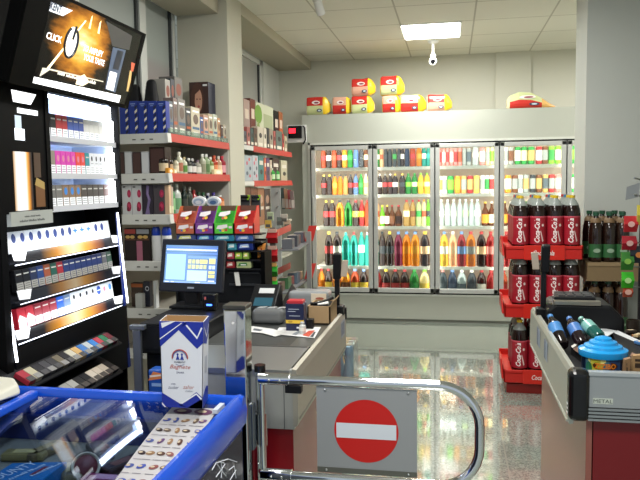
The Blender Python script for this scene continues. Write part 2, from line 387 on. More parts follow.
def drink(kind, body, lab, cap, r, h, loc, label, group):
    key = (kind, body, lab, cap, round(r, 4), round(h, 3))
    if key in DRINKS: return dup(DRINKS[key], loc, label, group)
    can = kind == 'can'
    t = thing('drink_can' if can else 'drink_bottle', label, 'can' if can else 'bottle', loc, group)
    pr = dict(pet=PET, can=CAN, gls=GLS, jug=JUG)[kind]
    L = V(loc)
    if can:
        MB().lathe([(a*r, z*h) for a, z in pr], L, 12).build('body', mat(HEX[body], .3, .3), t, True)
        MB().lathe([(.8*r, h*.999), (.7*r, h*1.004)], L, 12).build('lid', STEEL, t, True)
    else:
        MB().lathe([(a*r, z*h) for a, z in pr], L, 12).build('body', liquid(HEX[body], .15 if body in ('cola', 'dark') else .5), t, True)
        MB().lathe([(pr[-1][0]*r*1.1, pr[-1][1]*h-.004), (pr[-1][0]*r*1.1, h)], L, 10).build('cap', mat(HEX[cap], .4), t, True)
    if lab:
        z0, z1 = {'can': (.22, .8), 'gls': (.12, .48), 'jug': (.4, .62), 'pet': (.36, .58)}[kind]
        MB().lathe([(r*1.012, z0*h), (r*1.012, z1*h)], L, 12).build('label', mat(HEX[lab], .45), t, True)
    DRINKS[key] = t
    return t
def words(kind, body, lab, cap):
    n = {'pet': 'bottle', 'can': 'can', 'gls': 'glass bottle', 'jug': 'big bottle'}[kind]
    bw = {'cola': 'dark cola', 'clear': 'clear', 'mint': 'pale green', 'gold': 'golden', 'rust': 'rust red', 'peach': 'pale peach', 'pale': 'cream', 'smoke': 'smoky grey'}.get(body, body)
    lw = {'cola': 'dark', 'mint': 'pale green', 'peach': 'peach', 'rust': 'rust', 'pale': 'cream'}.get(lab, lab)
    return '%s %s%s' % (bw, n, ' with %s label' % lw if lab else '')
ROWS = ['top', 'second', 'third', 'fourth', 'bottom']
# per door, per shelf: x in the photograph, kind, body, label, cap
P_, C_, G_, J_ = 'pet', 'can', 'gls', 'jug'
STOCK = {
 0: [[(323.5,P_,'rust','red','red'),(328.7,P_,'cola','white','red'),(334.3,P_,'rust','rust','red'),(339.3,P_,'cola','red','red'),(344.6,P_,'amber','white','gold'),(350.2,P_,'green','green','green'),(356,P_,'blue',None,'blue'),(361.3,P_,'dark',None,'dark'),(366.2,P_,'brown','pale','gold')],
     [(324,P_,'cola','red','yellow'),(329.5,P_,'cola',None,'yellow'),(335,P_,'orange','amber','dark'),(340.3,P_,'orange',None,'dark'),(345.6,P_,'tan',None,'dark'),(350.6,P_,'cola','red','dark'),(355.8,P_,'blue','red','navy'),(361,P_,'green','green','green'),(366,P_,'pale','tan','white')],
     [(326.3,P_,'cola','red','yellow'),(332.3,P_,'cola','red','yellow'),(340,P_,'amber','orange','dark'),(348.4,P_,'green','green','dark'),(355.8,P_,'cola','yellow','red'),(361.8,P_,'red','orange','red'),(367,P_,'rust',None,'red')],
     [(329,P_,'cola','red','yellow'),(337.2,P_,'cola','white','dark'),(346,J_,'teal','teal','teal'),(354,J_,'teal','teal','red'),(361.6,J_,'teal','white','teal'),(367.2,J_,'teal',None,'white')],
     [(321.5,P_,'orange',None,'red'),(328.5,P_,'cola','yellow','red'),(336.8,P_,'orange','orange','red'),(345.6,P_,'amber','brown','navy'),(355,P_,'rust','yellow','blue'),(363.8,P_,'cola','yellow','blue')]],
 1: [[(378.2,P_,'green','white','green'),(381.6,P_,'peach','rust','white'),(386,P_,'dark','dark','dark'),(390,P_,'dark',None,'grey'),(394.6,P_,'dark','green','dark'),(399,P_,'dark','dark','dark'),(402.4,P_,'cola','white','white'),(407,P_,'navy',None,'navy'),(412.8,P_,'rust','red','rust'),(419,P_,'orange','orange','orange'),(424,P_,'teal','white','teal'),(428.2,P_,'teal','teal','white')],
     [(379.6,P_,'cola','white','white'),(385.2,P_,'cola','red','grey'),(390.4,P_,'cola','red','white'),(395.2,P_,'cola','white','gold'),(402.4,P_,'cola','dark','gold'),(408.4,P_,'green','lime','green'),(414.6,P_,'green','mint','green'),(420.8,P_,'yellow','yellow','lime'),(427,P_,'yellow','peach','lime')],
     [(377,P_,'peach','rust','red'),(382.4,G_,'lime','pale','yellow'),(387.2,G_,'brown','white','yellow'),(392.2,G_,'brown','brown','red'),(398.6,G_,'brown','cola','red'),(406.6,P_,'tan','pale','red'),(412.8,P_,'tan','brown','red'),(418.8,P_,'mint','green','red'),(424,P_,'pale','rust','orange'),(428.4,P_,'lime','dark','lime')],
     [(375.8,J_,'teal','white','teal'),(382.4,P_,'cola','dark','dark'),(389.8,P_,'cola','dark','yellow'),(398.4,P_,'plum','plum','blue'),(406.6,P_,'orange','orange','blue'),(415.2,P_,'amber','amber','blue'),(425,P_,'cola','peach','yellow')],
     [(377.6,P_,'red',None,'blue'),(386,P_,'cola','red','yellow'),(395.4,P_,'cola','red','red'),(404.8,P_,'cola','red','red'),(414.4,P_,'green','green','green'),(424.6,P_,'pale','yellow','lime')]],
 2: [[(440,C_,'pink','red',None),(443.8,C_,'pink','white',None),(447.6,C_,'pink','red',None),(451.6,C_,'pink','white',None),(455.6,C_,'pink','red',None),(459.8,C_,'pink','rust',None),(464.4,C_,'grey',None,None),(469,C_,'grey','smoke',None),(475.4,P_,'clear','white','white'),(482.4,C_,'pink','white',None),(487.6,C_,'peach','grey',None),(492,C_,'mint','lime',None)],
     [(440,C_,'white','tan',None),(444.6,C_,'white','grey',None),(450.6,C_,'green','lime',None),(457.6,C_,'orange','amber',None),(463.8,C_,'tan','grey',None),(470,C_,'red','tan',None),(476.4,C_,'gold','tan',None),(482.6,C_,'white','grey',None),(487,C_,'white','green',None),(491.6,C_,'white','red',None)],
     [(441.4,P_,'clear','white','white'),(447.6,P_,'clear',None,'white'),(453.6,P_,'clear','white','white'),(459.8,P_,'clear',None,'clear'),(465.6,P_,'clear','mint','white'),(471.6,P_,'clear',None,'white'),(477.4,P_,'clear','white','clear'),(485.2,G_,'brown','orange','gold'),(491.6,G_,'brown','pale','white')],
     [(444.2,P_,'yellow','white','blue'),(452.8,P_,'peach','peach','white'),(461.6,P_,'red','blue','blue'),(470.8,P_,'orange','grey','red'),(481.4,P_,'cola','peach','red'),(490.6,P_,'red','pink','red')],
     [(442.6,P_,'smoke','smoke','pink'),(452.4,P_,'navy','navy','blue'),(461.8,P_,'clear','smoke','white'),(471.8,P_,'dark','dark','white'),(481.6,P_,'cola','white','red'),(491.2,P_,'red',None,'red')]],
 3: [[(506,C_,'white','grey',None),(511,C_,'grey','brown',None),(517.6,C_,'green','white',None),(524,C_,'green','mint',None),(531,C_,'green','tan',None),(539,C_,'red','white',None),(545,C_,'brown','grey',None),(551.4,C_,'lime','green',None),(558,C_,'lime','white',None)],
     [(508,C_,'orange','white',None),(515,C_,'brown','grey',None),(520.4,C_,'white','grey',None),(526,C_,'grey','tan',None),(532.6,C_,'dark','grey',None),(539,C_,'brown','tan',None),(545.4,C_,'tan','smoke',None),(551.6,C_,'red','grey',None),(558.4,C_,'pink','white',None)],
     [(504.6,G_,'brown','orange','gold'),(511,G_,'brown','pale','white'),(518,G_,'green','mint','white'),(525,G_,'green','dark','green'),(560,G_,'green','dark','green')],
     [(506.2,P_,'red','white','red')], [(503.6,P_,'rust','red','red')]],
 4: [[(572,C_,'green','lime',None)], [(572,C_,'green','white',None)], [(571.5,G_,'red','green','red')], [], []]}
HH = [.215, .205, .262, .345, .325]; CANH = [.168, .172, .17, .17, .17]
for d, rows in STOCK.items():
    for s, items in enumerate(rows):
        ymid = [158, 184, 214, 248, 280][s]
        xs = [at(i[0], ymid, Y=6.985).x for i in items]
        for k, (px, kind, body, lab, cap) in enumerate(items):
            gaps = [abs(xs[k]-xs[j]) for j in (k-1, k+1) if 0 <= j < len(xs)]
            gap = min(gaps) if gaps else .075
            base = {C_: .034, G_: .034}.get(kind, [.034, .034, .043, .046, .05][s]); base = .052 if kind == J_ else base
            gap = sum(gaps)/len(gaps) if gaps else .08
            r = min(base, gap*(.485 if kind == C_ or kind == J_ else .485))
            h = CANH[s] if kind == C_ else HH[s]*(.9 if kind == G_ and s == 2 and d != 1 else .80 if kind == G_ else 1)
            if kind == J_: h *= .98
            lab_ = '%s, %s from left, %s shelf, %s cooler door' % (words(kind, body, lab, cap), ORD[k], ROWS[s], DN[d])
            y = 6.985
            drink(kind, body, lab, cap, round(r, 3), round(h, 3), (xs[k], y, SZ[s]+.0005), lab_, 'cooler drinks, %s shelf of %s door' % (ROWS[s], DN[d]))
# ---- bread packets on top of the cooler
FILM = mat('f0d9c0', .2)
def bread(px0, px1, py0, py1, Y, z, cols, label, mound=False):
    a, b = at(px0, py1, Y=Y), at(px1, py1, Y=Y); zt = at((px0+px1)/2, py0, Y=Y).z; w, h = b.x-a.x, zt-z; dp = .15
    t = thing('bread_packet', label, 'bread', ((a.x+b.x)/2, Y, z), 'sliced bread packets on the cooler')
    rnd = random.Random(int(px0)); n = 16
    # cross-section of a soft loaf; stations along its length narrow to a gathered film end
    if mound: st = [(0, .55, .5), (.06, .8, .8), (.25, 1, 1), (.5, .95, .95), (.72, .62, .8), (.88, .28, .6), (1, .12, .4)]
    else: st = [(0, .86, .8), (.03, .95, .95), (.1, 1, 1), (.45, .98, 1), (.7, 1, 1), (.78, .97, .95), (.88, .78, .75), (1, .36, .45)]
    def sec(k, kz, ky):
        an = 2*PI*k/n; c, s_ = math.cos(an), math.sin(an)
        y = math.copysign(abs(c)**.42, c)*dp/2*ky; q = (math.copysign(abs(s_)**.9, s_)+1)/2*h*kz
        return y, q
    rings = []
    for u, kz, ky in st:
        jz = rnd.uniform(-.02, .02)*h
        rings.append([V((a.x+u*w, Y+dp/2+y, z+(1-kz)*h*(.0 if mound else .3)*1+q+(jz if q > h*.5 else 0))) for y, q in [sec(k, kz, ky) for k in range(n)]])
    def strip(i0, i1, k0, k1, push=0):
        m_ = MB()
        for i in range(i0, i1):
            for k in range(k0, k1):
                q4 = [rings[i][k % n], rings[i+1][k % n], rings[i+1][(k+1) % n], rings[i][(k+1) % n]]
                if push: q4 = [p+V((0, -push, push*.3)) for p in q4]
                m_.poly(q4)
        return m_
    m_ = strip(0, len(st)-1, 0, n); m_.poly(rings[0][::-1]); m_.poly(rings[-1])
    m_.build('wrapper', mat(cols[0], .22), t)
    e0 = 4 if not mound else 4
    strip(e0, len(st)-1, 0, n, .0004).build('film_end', mat(cols[3], .25), t)
    strip(1, e0, 5, 8, .0008).build('print', mat(cols[1], .25), t)
    strip(1, e0, 8, 11, .0008).build('print', mat(cols[2], .25), t)
    yf_ = Y-.0022
    MB().poly([(a.x+w*(.42+.17*math.cos(2*PI*i/16)), yf_, z+h*(.66+.10*math.sin(2*PI*i/16))) for i in range(16)]).build('logo', mat('f0e6e0', .3), t)
    MB().poly([(a.x+w*(.44+.10*math.cos(2*PI*i/16)), yf_-.0005, z+h*(.65+.05*math.sin(2*PI*i/16))) for i in range(16)]).build('logo', mat('8a3040', .3), t)
    MB().poly([(a.x+w*(.56+.11*math.cos(2*PI*i/16)), yf_, z+h*(.24+.09*math.sin(2*PI*i/16))) for i in range(16)]).build('logo', mat('1f2f4a', .3), t)
    MB().poly([(a.x+w*(.56+.06*math.cos(2*PI*i/16)), yf_-.0005, z+h*(.24+.045*math.sin(2*PI*i/16))) for i in range(16)]).build('logo', mat('c8d4dc', .3), t)
YBR = YF+.03; zt_ = 2.0665
RD, YL, GR, PK = 'c8342c', 'e6c028', 'ccd49a', 'dca890'
bread(306, 330, 96, 115, YBR, zt_, ['f2e6d6', RD, GR, YL], 'bread packet with red band over green, leftmost in bottom row')
bread(332, 352, 96, 114, YBR+.01, zt_, ['f2e6d6', PK, RD, YL], 'bread packet with peach top and red band, second in bottom row')
bread(351, 374, 95, 113.5, YBR, zt_, ['f2e6d6', RD, GR, YL], 'bread packet with red top over green below the left stacked packet')
bread(382, 401, 94.5, 112.5, YBR, zt_, ['f4d23a', PK, RD, YL], 'yellow ended bread packet below the right stacked packet')
bread(400, 426, 94, 111.5, YBR+.005, zt_, ['f4d23a', GR, RD, YL], 'yellow bread packet with pale green top, second from right in the bottom row')
bread(427, 452, 93.5, 111, YBR, zt_, ['f2e6d6', RD, PK, YL], 'bread packet with red top and yellow tail at right row end')
z2 = at(362, 95.5, Y=YBR).z
bread(351, 375, 77.5, 96, YBR, z2, ['f2e6d6', RD, PK, YL], 'bread packet with red top, left one of the upper two')
bread(380, 404, 75, 95, YBR, at(390, 95, Y=YBR).z, ['f4d23a', RD, GR, YL], 'bread packet with red and green print, right of the upper two')
bread(507, 556, 91, 108.5, YBR, zt_, ['d8cfa8', 'c4cc98', RD, 'd8a860'], 'lone crumpled bread bag near the right column, on the cooler top', True)
# red number display on a wall bracket left of the cooler
a, b = at(288, 126, Y=6.80), at(301.5, 138, Y=6.80)
t = thing('display_unit', 'small black display with red lit digits on a white bracket, left of the cooler', 'display', ((a.x+b.x)/2, 6.8, b.z))
MB().box((a.x-.02, 6.83, b.z-.04), (b.x+.04, 6.858, a.z+.01)).build('bracket', WHITE, t)
MB().box((a.x, 6.80, b.z), (b.x, 6.83, a.z)).build('case', BLACK, t, bevel=.004)
MB().box((a.x+.01, 6.797, b.z+.05), (a.x+.075, 6.80, a.z-.025)).build('digits', mat('ff2030', .5, 0, 2.2), t)
MB().tube([(b.x+.01, 6.82, a.z), (b.x+.03, 6.82, a.z-.02), (b.x+.035, 6.82, b.z-.02), (b.x+.01, 6.82, b.z-.06)], .007, 8).build('cable', BLACK, t, True)
# ================================================================ cigarette cabinet with lit trays, screen above it
XC = -1.5
cab = thing('cigarette_cabinet', 'tall black lit cigarette cabinet with display box and three sloping trays, below the screen', 'cabinet', (-1.65, 2.55, 0))
BK = mat('0e0f12', .35)
ya, yb = 2.06, 2.975
MB().box((XL+.01, ya, 0), (-1.47, ya+.035, 1.80)).build('side_panel', mat('0a0a0b', .5), cab)
MB().box((XL+.01, yb-.011, 0), (-1.495, yb, 1.80)).build('side_panel', mat('0a0a0b', .5), cab)
MB().box((XL+.01, ya, 0), (XL+.03, yb, 1.80)).box((XL+.01, ya, 1.78), (-1.49, yb, 1.82)).box((XL+.01, ya, 0), (-1.40, yb, .10)).build('carcass', BK, cab)
# dark fronts around the display box
MB().box((-1.53, ya+.03, 1.765), (-1.49, yb-.03, 1.82)).box((-1.53, 2.385, 1.305), (-1.49, 2.41, 1.78)).box((-1.53, 2.963, 1.305), (-1.49, yb, 1.78)) \
    .box((-1.53, ya+.03, 1.305), (-1.49, 2.175, 1.78)).build('front_frame', mat('09090a', .5), cab)
WLIT = mat('eef4ff', .5)
MB().box((-1.73, 2.41, 1.30), (-1.72, 2.962, 1.77)).box((-1.72, 2.41, 1.755), (-1.53, 2.962, 1.765)).box((-1.72, 2.41, 1.30), (-1.53, 2.962, 1.305)) \
    .box((-1.72, 2.955, 1.30), (-1.53, 2.962, 1.765)).box((-1.72, 2.41, 1.30), (-1.53, 2.416, 1.765)).build('display_liner', mat('c6d6f0', .5), cab)
SZC = [at(47, 136, X=-1.5).z, at(47, 174, X=-1.5).z, 1.318]
for z in SZC:
    s = MB().box((-1.71, 2.412, z-.012), (-1.51, 2.96, z)).build('display_shelf', mat('e8edf5', .4), cab)
    MB().box((-1.508, 2.412, z-.018), (-1.502, 2.96, z+.004)).build('edge_strip', mat('c3c6cc', .35), s)
    MB().box((-1.522, 2.93, z), (-1.51, 2.955, z+.1)).build('light_tube', mat('ffffff', .5, 0, 5), s)
MB().box((-1.56, 2.42, 1.745), (-1.535, 2.955, 1.754)).build('light_tube', mat('f2f7ff', .5, 0, 7), cab)
MB().box((-1.535, 2.945, 1.31), (-1.52, 2.954, 1.75)).build('light_tube', mat('f2f7ff', .5, 0, 9), cab)
# promotional panel with a bright figure, tags and a grey plate
pp = MB().box((-1.50, 2.178, 1.315), (-1.494, 2.384, 1.765)).build('promo_panel', mat('0a0a0b', .5), cab)
O = V((-1.494, 2.178, 1.315)); R_, U_ = V((0, 1, 0)), V((0, 0, 1))
PW, PH = .206, .45
art(pp, O, R_, U_, PW, PH, [('fdfdfd', 'p', [(.06, .93), (.1, .84), (.6, .84), (.78, .93)])], 'tag', 1.3)
art(pp, O, R_, U_, PW, PH, [('f4f6fa', 'r', .2, .76, .8, .80), ('e8eef6', 'r', .1, .55, .38, .64), ('9aa6b4', 'r', .12, .64, .3, .74)], 'tag', 1.0)
gl = MB().poly([O+R_*(.02*PW)+V((.0008, 0, 0)), O+R_*(.55*PW)+V((.0008, 0, 0)), O+R_*(.55*PW)+U_*(.46*PH)+V((.0008, 0, 0)), O+R_*(.02*PW)+U_*(.46*PH)+V((.0008, 0, 0))])
gl.build('glow_print', ramp_mat('promo_glow', 1, [(0, 'b88a4a'), (.14, 'e8e4dc'), (.3, 'ffffff'), (.62, 'fff8ea'), (.75, 'f2a03c'), (.9, '4a2c14'), (1, '1b1c20')], 1.0), pp)
art(pp, O+V((.0012, 0, 0)), R_, U_, PW, PH, [('5a3a1c', 'r', .62, .02, .9, .2), ('8a7440', 'p', [(.6, .2), (.9, .16), (.9, .22), (.66, .26)]), ('3a2a1c', 'r', .6, .26, .8, .46)], 'print', .5)
pl = MB().box((-1.50, 2.14, 1.262), (-1.484, 2.395, 1.312)).build('plate', mat('a4a8a2', .5), cab)
scribble(pl, (-1.484, 2.268, 1.294), R_, U_, .1, .006, mat('4a4d4c'), 3)
scribble(pl, (-1.484, 2.268, 1.279), R_, U_, .16, .008, mat('4a4d4c'), 3)
# light strips leaning along both edges
LED = mat('f0f5ff', .4, 0, 3.5)
for (y, z0, z1, w_, lx) in ((at(16, 345, X=-1.462).y, .80, 1.36, .008, -.058), (2.935, .86, 1.275, .008, -.034)):
    MB().obox((-1.467, y, z0), (0, w_, 0), (.006, 0, 0), (lx, 0, z1-z0)).build('light_strip', LED, cab)
    MB().obox((-1.468, y-.008, z0-.3), (0, w_+.016, 0), (.003, 0, 0), (lx, 0, z1-z0+.3)).build('strip_channel', mat('1a2a6a', .3), cab)
# lower back and bottom front
MB().obox((-1.60, ya+.03, .86), (0, yb-ya-.045, 0), (.01, 0, 0), (-.09, 0, .45)).build('back_panel', mat('101218', .4), cab)
MB().obox((-1.480, ya+.05, .56), (0, 2.945-ya-.05, 0), (.012, 0, 0), (-.004, 0, .285)).build('lower_panel', mat('0b0b0d', .5), cab)
MB().box((-1.60, ya+.03, .12), (-1.56, yb-.03, .58)).build('lower_panel', mat('0b0b0d', .5), cab)
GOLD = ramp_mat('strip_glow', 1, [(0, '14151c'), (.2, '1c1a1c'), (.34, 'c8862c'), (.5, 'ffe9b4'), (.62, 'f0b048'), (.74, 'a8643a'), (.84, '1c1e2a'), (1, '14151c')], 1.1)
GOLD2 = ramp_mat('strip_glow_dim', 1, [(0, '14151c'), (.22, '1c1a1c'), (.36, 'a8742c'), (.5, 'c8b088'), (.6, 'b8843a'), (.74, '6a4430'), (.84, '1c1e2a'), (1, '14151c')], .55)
CFG = [(-1.50, 1.13, 2.176, 2.936, GOLD, 1.0), (-1.487, .993, 2.176, 2.90, GOLD2, .25), (-1.472, .861, 2.133, 2.879, GOLD, 1.1)]
TR = []
for x, z, y0, y1, gm, em in CFG:
    tr = MB().obox((x, y0-.03, z), (0, y1-y0+.06, 0), (-.12, 0, .03), (0, 0, .006)).build('tray', mat('202228', .3), cab)
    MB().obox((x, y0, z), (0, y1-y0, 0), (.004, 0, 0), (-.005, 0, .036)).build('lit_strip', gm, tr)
    MB().obox((x+.004, y0-.01, z-.006), (0, y1-y0+.02, 0), (.002, 0, 0), (0, 0, .003)).build('led_line', mat('e8eeff', .4, 0, 2.5 if em > .5 else 1.2), tr)
    for yy in (y0-.012, y1-.05):
        MB().prism([(x+.005, yy, z+.012), (x+.005, yy+.06, z+.006), (x+.003, yy+.075, z+.04), (x+.003, yy-.01, z+.045)], (-.003, 0, 0)).build('corner_tag', mat('f6f8fb', .4, 0, .9*em), tr)
    if em > .5: lamp('tray_lamp', x+.03, (y0+y1)/2, z+.050, .02, .7, .34, (.86, .92, 1), (0, PI*.58, 0))
lamp('display_lamp', -1.535, 2.69, 1.745, .03, .5, 2.6, (.86, .92, 1), (0, .8, 0))
# packs
PACKS = {}
def pack(top, low, dec, loc, lean, label, group, w=.051, h=.086):
    key = (top, low, dec, lean)
    if key in PACKS: return dup(PACKS[key], loc, label, group)
    t = thing('cigarette_pack', label, 'cigarette pack', loc, group)
    L = V(loc); a = V((0, w, 0)); up = V((-math.sin(lean), 0, math.cos(lean)))*h; dpt = V((-math.cos(lean), 0, -math.sin(lean)))*.022
    MB().obox(L-a/2, a, dpt, up).build('carton', mat(top, .35), t, bevel=.0015)
    art(t, L-a/2, (0, 1, 0), up, w, h, [(low, 'r', .04, .03, .96, .40), ('8f959c' if low != 'a8a8a4' else '5c5c5a', 'r', .14, .10, .86, .13), ('8f959c' if low != 'a8a8a4' else '5c5c5a', 'r', .14, .2, .86, .23), ('8f959c' if low != 'a8a8a4' else '5c5c5a', 'r', .2, .3, .8, .33)], 'warning_label')
    it = []
    if dec == 'oval': it = [('243a7a', 'e', .72, .68, .25, .22)]
    elif dec == 'star': it = [('2a7ac8', 'p', [(.1, .68), (.42, .74), (.5, .92), (.58, .74), (.92, .68), (.58, .6), (.5, .44), (.42, .6)])]
    elif dec == 'dot': it = [('23242c', 'e', .5, .74, .17, .12), ('9aa0aa', 'r', .2, .5, .8, .53)]
    elif dec == 'disc': it = [('2450b0', 'e', .5, .7, .36, .24), ('dfe8f6', 'r', .2, .67, .8, .73)]
    elif dec == 'chev': it = [('e2e6ea', 'p', [(0, .4), (1, .4), (1, .44), (.3, .68), (0, .44)])]
    elif dec == 'band': it = [('c9c9c4', 'r', .15, .76, .85, .82)]
    elif dec == 'pinkm': it = [('d888a0', 'e', .5, .68, .22, .14)]
    elif dec == 'blue': it = [('3a86d8', 'e', .5, .7, .26, .18)]
    if dec: art(t, L-a/2, (0, 1, 0), up, w, h, it, 'emblem')
    PACKS[key] = t
    return t
WL, GL = 'f4f6fa', 'a8a8a4'
rows = [
 ([('e6eaf0', WL, 'oval', 'white')]*8+[('e6eaf0', WL, 'star', 'white')]*3+[('e6eaf0', WL, 'oval', 'white')]*2+[('dfe4ea', WL, '', 'plain white')], 'upper lit tray', 8.5, 110.5, 247, 228),
 ([('17171a', GL, 'band', 'black')]*2+[('20284a', GL, 'band', 'navy'), ('24407c', GL, 'band', 'blue'), ('a0522c', GL, 'band', 'orange brown'), ('235a4a', GL, 'band', 'green'), ('a82c34', GL, 'band', 'red')]+[('2c3c70', GL, 'band', 'dark blue')]*7+[('62646a', GL, 'band', 'grey'), ('1e4a34', GL, 'band', 'dark green')], 'dim middle tray', 17, 113, 286, 263),
 ([('b02030', WL, 'chev', 'red and white')]*2+[('8a1c2a', WL, 'band', 'dark red')]*3+[('1f5cc8', WL, 'band', 'bright blue'), ('6f86a8', WL, 'band', 'grey blue')]+[('e8edf2', WL, 'dot', 'white black-dotted')]*4+[('e8edf2', WL, 'disc', 'white with blue disc'), ('e8edf2', WL, 'pinkm', 'white with pink mark'), ('e8edf2', WL, 'blue', 'white with blue mark')], 'lower lit tray', 19, 114, 322, 292)]
for (items, tn, pa, pb, pya, pyb), (x, z, y0, y1, gm, em) in zip(rows, CFG):
    xx = x-.022; n = len(items)
    ya_, yb_ = at(pa, pya, X=xx).y, at(pb, pyb, X=xx).y
    st = (yb_-ya_)/n
    for k, (c, low, dec, nm) in enumerate(items):
        pack(c, low, dec, (xx, ya_+st*(k+.5), z+.034), .12, '%s cigarette pack, %s from left, %s' % (nm, ORD[k], tn), 'packs on the %s' % tn, w=round(st*.96, 4), h=.077)
up = [
 ([('1c1d22', WL, 'band', 'black')]*2+[('a8242c', WL, 'band', 'red')]*2+[('2c4a98', WL, 'band', 'blue')]*3+[('d4d4ce', WL, 'band', 'pale grey')]*4, 'top', 47, 106),
 ([('8c8478', WL, '', 'taupe')]*2+[('d23cae', WL, 'pinkm', 'magenta')]*4+[('e2483c', WL, 'pinkm', 'coral')]*2+[('188a94', WL, 'band', 'teal')]+[('e6eaf0', WL, 'dot', 'white')]*4, 'middle', 46, 108),
 ([('70706e', WL, 'band', 'grey')]*2+[('8a7058', WL, 'blue', 'tan')]*3+[('46403e', WL, 'band', 'dark brown')]*4+[('6a4a48', WL, 'band', 'maroon')], 'bottom', 49, 109)]
for (items, tn, pa, pb), z in zip(up, SZC):
    xx = -1.525; n = len(items); ym = 185
    ya_, yb_ = at(pa, ym, X=xx).y, at(pb, ym, X=xx).y; st = (yb_-ya_)/n
    for k, (c, low, dec, nm) in enumerate(items):
        pack(c, low, dec, (xx, ya_+st*(k+.5), z+.001), .03, '%s cigarette pack, %s from left, %s shelf of the display box' % (nm, ORD[k], tn), 'packs on the display box %s shelf' % tn, w=round(min(st*.95, .05), 4), h=.092 if tn != 'bottom' else .085)
# bottom rack: packs lying in a sloping row and a second row under it
rk = [('a02838', 'dark red'), ('b4ae94', 'cream'), ('2a2a2e', 'black'), ('3a3a40', 'charcoal'), ('2c2c30', 'black'), ('6a6250', 'olive grey'), ('26262a', 'black'), ('c4c0ae', 'ivory'), ('c8a468', 'tan'), ('3c78c0', 'blue'), ('b8c0c4', 'silver'), ('2f7cc8', 'sky blue'), ('b82c40', 'red'), ('1c7c54', 'green'), ('7a2030', 'maroon')]
xs_ = -1.40
p0, p1 = at(27, 376, X=xs_), at(117, 341, X=xs_); zr = (p0.z+p1.z)/2
MB().obox((xs_+.01, p0.y-.03, zr-.034), (0, p1.y-p0.y+.06, 0), (-.13, 0, .075), (0, 0, .005)).build('rack_shelf', mat('17181b', .4), cab)
st = (p1.y-p0.y)/len(rk)
for k, (c, nm) in enumerate(rk):
    L = V((xs_, p0.y+st*k, zr-.022)); t = thing('cigarette_pack', '%s carton lying %s from left in the bottom rack' % (nm, ORD[k]), 'cigarette pack', L, 'packs lying in the bottom rack')
    MB().obox(L, (0, st*.93, 0), V((-.052, 0, .030)), (.009, 0, .0155)).build('carton', mat(c, .4), t, bevel=.0012)
    MB().obox(L+V((.0102, .004, .0160)), (0, st*.8, 0), V((-.02, 0, .0115)), (.0005, 0, .0009)).build('print', mat('8a8a88' if k % 2 else '4a4a4c', .4), t)
xs_ = -1.36
p0, p1 = at(62, 385, X=xs_), at(117, 352, X=xs_); zr2 = zr-.10
MB().obox((xs_+.01, p0.y-.03, zr2-.034), (0, p1.y-p0.y+.06, 0), (-.13, 0, .075), (0, 0, .005)).build('rack_shelf', mat('17181b', .4), cab)
rk2 = [('2a2a2c', 'black'), ('9a9a96', 'grey'), ('a4a4a0', 'grey'), ('2a2a2c', 'black'), ('242428', 'black'), ('c8beb0', 'beige'), ('c4b8a8', 'beige'), ('bcb0a0', 'beige'), ('2a2626', 'black')]
st = (p1.y-p0.y)/len(rk2)
for k, (c, nm) in enumerate(rk2):
    L = V((xs_, p0.y+st*k, zr2-.022)); t = thing('cigarette_pack', '%s carton lying %s from left in the lowest rack row' % (nm, ORD[k]), 'cigarette pack', L, 'packs lying in the lowest rack row')
    MB().obox(L, (0, st*.93, 0), V((-.052, 0, .030)), (.009, 0, .0155)).build('carton', mat(c, .4), t, bevel=.0012)
    MB().obox(L+V((.0102, .004, .0160)), (0, st*.8, 0), V((-.02, 0, .0115)), (.0005, 0, .0009)).build('print', mat('4a4440', .4), t)
